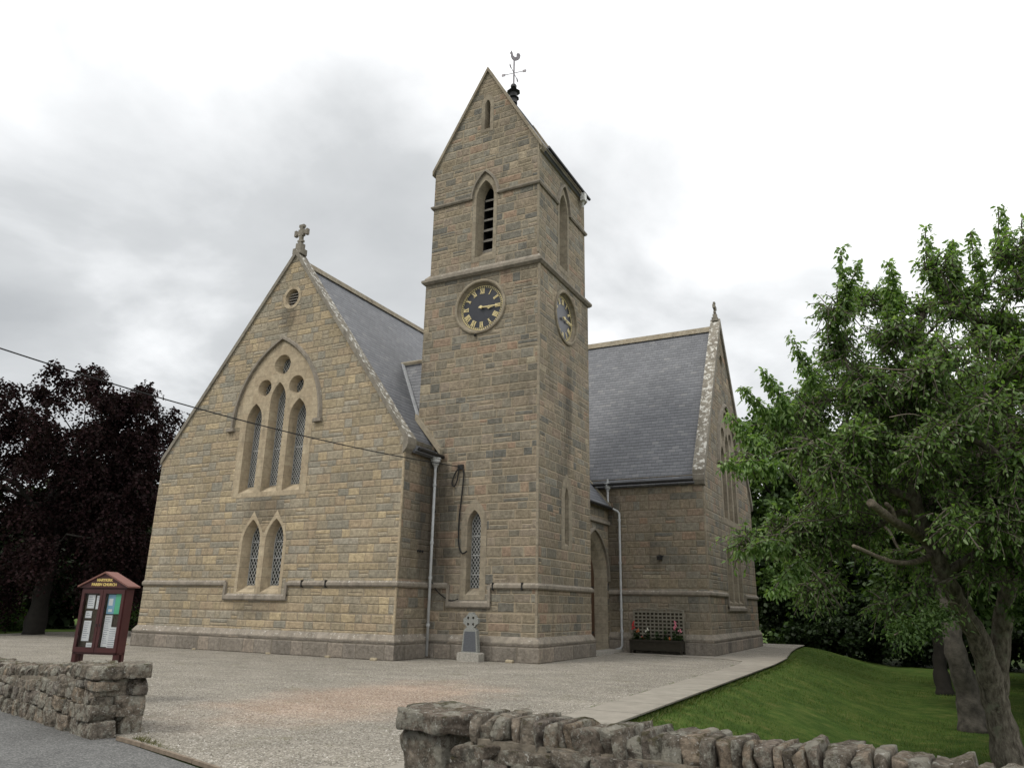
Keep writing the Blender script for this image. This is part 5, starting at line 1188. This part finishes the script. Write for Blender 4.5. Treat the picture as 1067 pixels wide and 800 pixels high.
bm_ = MB(); bough(bm_, [(12.9, -2.67, 2.40), (12.58, -3.5, 2.24), (12.25, -4.2, 2.22), (11.80, -4.95, 2.40)], [.055, .045, .035, .028], 10, 10); bm_.build('broken_limb', 'dead_wood', cher, True)
foliage('crown', cher, cc_, [.42]*len(cc_), 'cherry_leaf', 165000, .088, 5, droop=.35, twig=9, flat=.55, up=.25, barkm='bark')
sc_ = []; sr_ = []
for a, b in sprays:
    for k in range(9): sc_.append(tuple(Vector(a).lerp(Vector(b), k/8))); sr_.append(.20-.012*k)
foliage('leafy_shoots', cher, sc_, sr_, 'cherry_leaf', 9000, .095, 15, droop=.5, twig=5, flat=.8)
lo = [(13.9+.1*k, -3.0+.05*k, 1.55-.02*k) for k in range(6)]+[(12.9-.12*k, -4.05-.11*k, 1.45-.05*k) for k in range(6)]
foliage('low_shoots', cher, lo, [.26]*12, 'mid_leaf', 3200, .07, 25, droop=.3, twig=6)
for pts_, w_ in (([(13.5, -1.9, 1.0), (13.1, -3.2, 1.62), (12.6, -4.2, 1.4), (12.2, -4.7, 1.15)], .012), ([(13.9, -2.6, 4.9), (13.3, -4.2, 5.2), (12.8, -5.0, 5.0), (12.3, -5.2, 5.05)], .012), ([(14.0, -3.4, 4.3), (13.5, -4.4, 4.4), (13.1, -4.9, 4.55)], .010), ([(13.4, -4.0, 4.0), (12.9, -5.1, 4.25), (12.5, -5.4, 4.2)], .008)):
    MB().tube(smoothpath(pts_, 6), w_, 5).build('bare_branch', 'dead_wood', cher, True)

def simple_tree(name, label, base, hgt, blobs, n, m, leaves, leaf, seed, tr=.25, group=None, bark='dark_bark', droop=.3, clump=None, tw=7, cat='tree', trunk_to=.7, six=False, inner=.45, skel=True):
    ro = empty(name, base); tag(ro, label, cat, group); r = random.Random(seed); bm_ = MB()
    tp = [(base[0]+r.uniform(-.12, .12)*k, base[1]+r.uniform(-.12, .12)*k, base[2]-.1+hgt*trunk_to*k/5) for k in range(6)]
    bough(bm_, tp, [tr*1.35, tr*.95, tr*.8, tr*.65, tr*.45, tr*.25], 12, seed); cen = shell(blobs, n, seed, inner)
    if skel: skeleton(bm_, tp[2:], [tr*.8, tr*.65, tr*.45, tr*.25], cen, seed, tr*.05, .2)
    bm_.build('trunk', bark, ro, True); rc = clump or sum(b[3] for b in blobs)/len(blobs)*.33
    foliage('crown', ro, cen, [rc]*len(cen), m, leaves, leaf, seed+1, droop=droop, twig=tw, six=six, aspect=.7); return ro
simple_tree('tree', 'grey-barked tree behind the cherry, straight thick trunk on the lawn', (13.40, 3.0, -.95), 7, [[13.6, 4.6, 4.4, 2.6], [16.5, 4.4, 4.4, 2.8], [12.3, 6.4, 3.7, 1.8], [19, 5, 4.6, 3], [15, 7.5, 4.6, 2.6]], 120, 'mid_leaf', 40000, .20, 31, tr=.27, bark='shaded_bark', trunk_to=.6)  # crown blobs spread wide, added to shade the lawn
simple_tree('tree', 'slim dark trunk standing furthest back under the lawn trees', (13.12, 11.6, -.95), 7, [[13.3, 12.4, 4.2, 2.7], [16.5, 12.6, 4.2, 3.0], [19.5, 13.5, 4.2, 3.0], [14, 17, 4.2, 3.0], [18, 18.5, 4.4, 3.2]], 110, 'dark_leaf', 36000, .28, 32, tr=.22, trunk_to=.6)  # crown enlarged over the far lawn to darken it with shade
# copper beech at the left
BB = [[-19.4, 2.3, 8.2, 3.6], [-17.0, 1.5, 9.2, 1.9], [-15.7, 2.8, 5.8, .8], [-17.5, 2.9, 7.4, 2.1], [-16.8, 3.2, 4.9, 1.6], [-22.6, .2, 7.6, 3.4], [-18.0, 2.6, 4.3, 2.6], [-21.5, 1.4, 3.9, 2.6], [-18.4, 4.5, 9.0, 2.0], [-16.5, 3.0, 7.2, .9], [-16.6, 4.2, 2.6, 1.7], [-23.4, 2.0, 2.6, 2.0], [-16.2, 3.6, 3.4, .9], [-25, -1.5, 6, 3.6], [-20.2, 5.5, 6, 3.5]]
simple_tree('copper_beech', 'dark purple copper beech with drooping outer twigs left of the church', (-19.7, 2.35, 0), 10, BB, 340, 'beech_leaf', 130000, .14, 41, tr=.34, droop=1.15, clump=.8, tw=12, trunk_to=.85, inner=.5)
# trees and shrubs behind
simple_tree('tree', 'dense green tree rising behind the right church gable', (6.2, 29, -1), 13, [[5.9, 28.4, 10.2, 3.0], [7.2, 28.6, 11.0, 2.5], [6.6, 27, 2.2, 3.2], [8.3, 29.6, 8.4, 2.8], [4.6, 27, 6.0, 2.6], [7.6, 28, 5.0, 3.0]], 170, 'mid_leaf', 42000, .30, 51, tr=.32)
trees = [((10.5, 31, -1), 12, [[10.8, 31, 7.6, 3.8], [12.5, 29, 3.2, 3.4], [8.0, 28, 2.6, 3.2], [9.5, 30, 5.6, 3.4]], 'dark evergreen-like tree beyond the lawn, left of the far row'), ((16.2, 30, -1), 13, [[16, 30, 8.2, 3.8], [18.5, 28.5, 4.6, 3.2], [14, 28.6, 4.0, 3.0]], 'tall dark tree in the middle of the row beyond the lawn'),
         ((22.5, 27, -1), 13, [[22.5, 27, 8.0, 4.0], [24.5, 24, 4.5, 3.4], [20.5, 25, 4.0, 3.0]], 'broad dark tree at the right end of the row beyond the lawn')]
for i, (b_, h, bl, lb) in enumerate(trees): simple_tree('tree', lb, b_, h, bl, 110, 'dark_leaf', 34000, .40, 61+i, tr=.3, group='dark trees beyond the lawn')
for i, (x, y, r_, m) in enumerate([(9.6, 24.6, 1.5, 'dark_leaf'), (12.0, 25.3, 1.7, 'dark_leaf'), (14.8, 25.4, 1.7, 'dark_leaf'), (17.8, 24.2, 1.8, 'dark_leaf'), (20.6, 22.4, 1.9, 'dark_leaf'), (7.4, 24.9, 1.4, 'dark_leaf'), (22.6, 19.0, 2.0, 'dark_leaf'), (19.2, 26.5, 2.0, 'dark_leaf'), (24.0, 14.5, 2.2, 'dark_leaf'), (24.5, 10, 2.2, 'dark_leaf')]):
    lbs = ['shrub at the left of the lawn edge, right of the church corner', 'shrub second from the left along the far lawn edge', 'shrub in the middle of the far lawn edge', 'shrub fourth along the far lawn edge behind the trunks', 'shrub at the far right behind the cherry trunk', 'shrub tucked closest behind the church corner', 'shrub right of the lawn, beyond the cherry', 'taller shrub behind the far lawn edge at the right', 'shrub on the right boundary of the lawn', 'shrub nearest on the right boundary of the lawn']
    simple_tree('shrub', 'dense dark green '+lbs[i], (x, y, -1), 2.5, [[x, y, .3, r_, .8], [x-.8, y+.3, 1.4, r_*.8, .9], [x+.7, y+.2, 1.1, r_*.8]], 70, m, 15000, .2, 80+i, tr=.07, group='dark shrubs along the far lawn edge', cat='shrub', clump=.5, skel=False)
for i, (x, y, h, m, lb) in enumerate([(-26, 13, 9, 'dark_leaf', 'dark tree behind the copper beech trunk'), (-19, 17, 8.5, 'dark_leaf', 'dark green tree between beech and church gable'), (-33, 4, 9, 'dark_leaf', 'dark tree far left behind the copper beech'), (-14.8, 21, 7, 'dark_leaf', 'dark tree closest to the left side of the church'), (-29, 8.5, 8, 'dark_leaf', 'dark tree in the gap left of the beech trunk'), (-23, 14.5, 8, 'dark_leaf', 'dark tree behind the green shrubs and notice board')]):
    simple_tree('tree', lb, (x, y, 0), h, [[x, y, h*.62, h*.36], [x+1.8, y-1, h*.36, h*.3], [x-1.8, y+.6, h*.36, h*.3], [x+.5, y-.8, h*.2, h*.26]], 130, m, 32000, .34, 100+i, tr=.25, group='dark trees behind the copper beech')
for i, (x, y, r_, lb) in enumerate([(-25.0, 4.2, 1.1, 'sunlit green shrub left of the beech trunk'), (-21.8, 8.6, 1.0, 'green shrub just right of the beech trunk'), (-19.2, 9.4, 1.1, 'green shrub behind the notice board'), (-17.0, 8.0, 1.2, 'green shrub next to the church corner')]):
    simple_tree('shrub', lb, (x, y, 0), 1.8, [[x, y, .7, r_, .8], [x+.8, y+.2, .5, r_*.7, .8]], 30, 'mid_leaf', 4200, .13, 120+i, tr=.05, group='green shrubs under the copper beech', cat='shrub', clump=.4, skel=False)
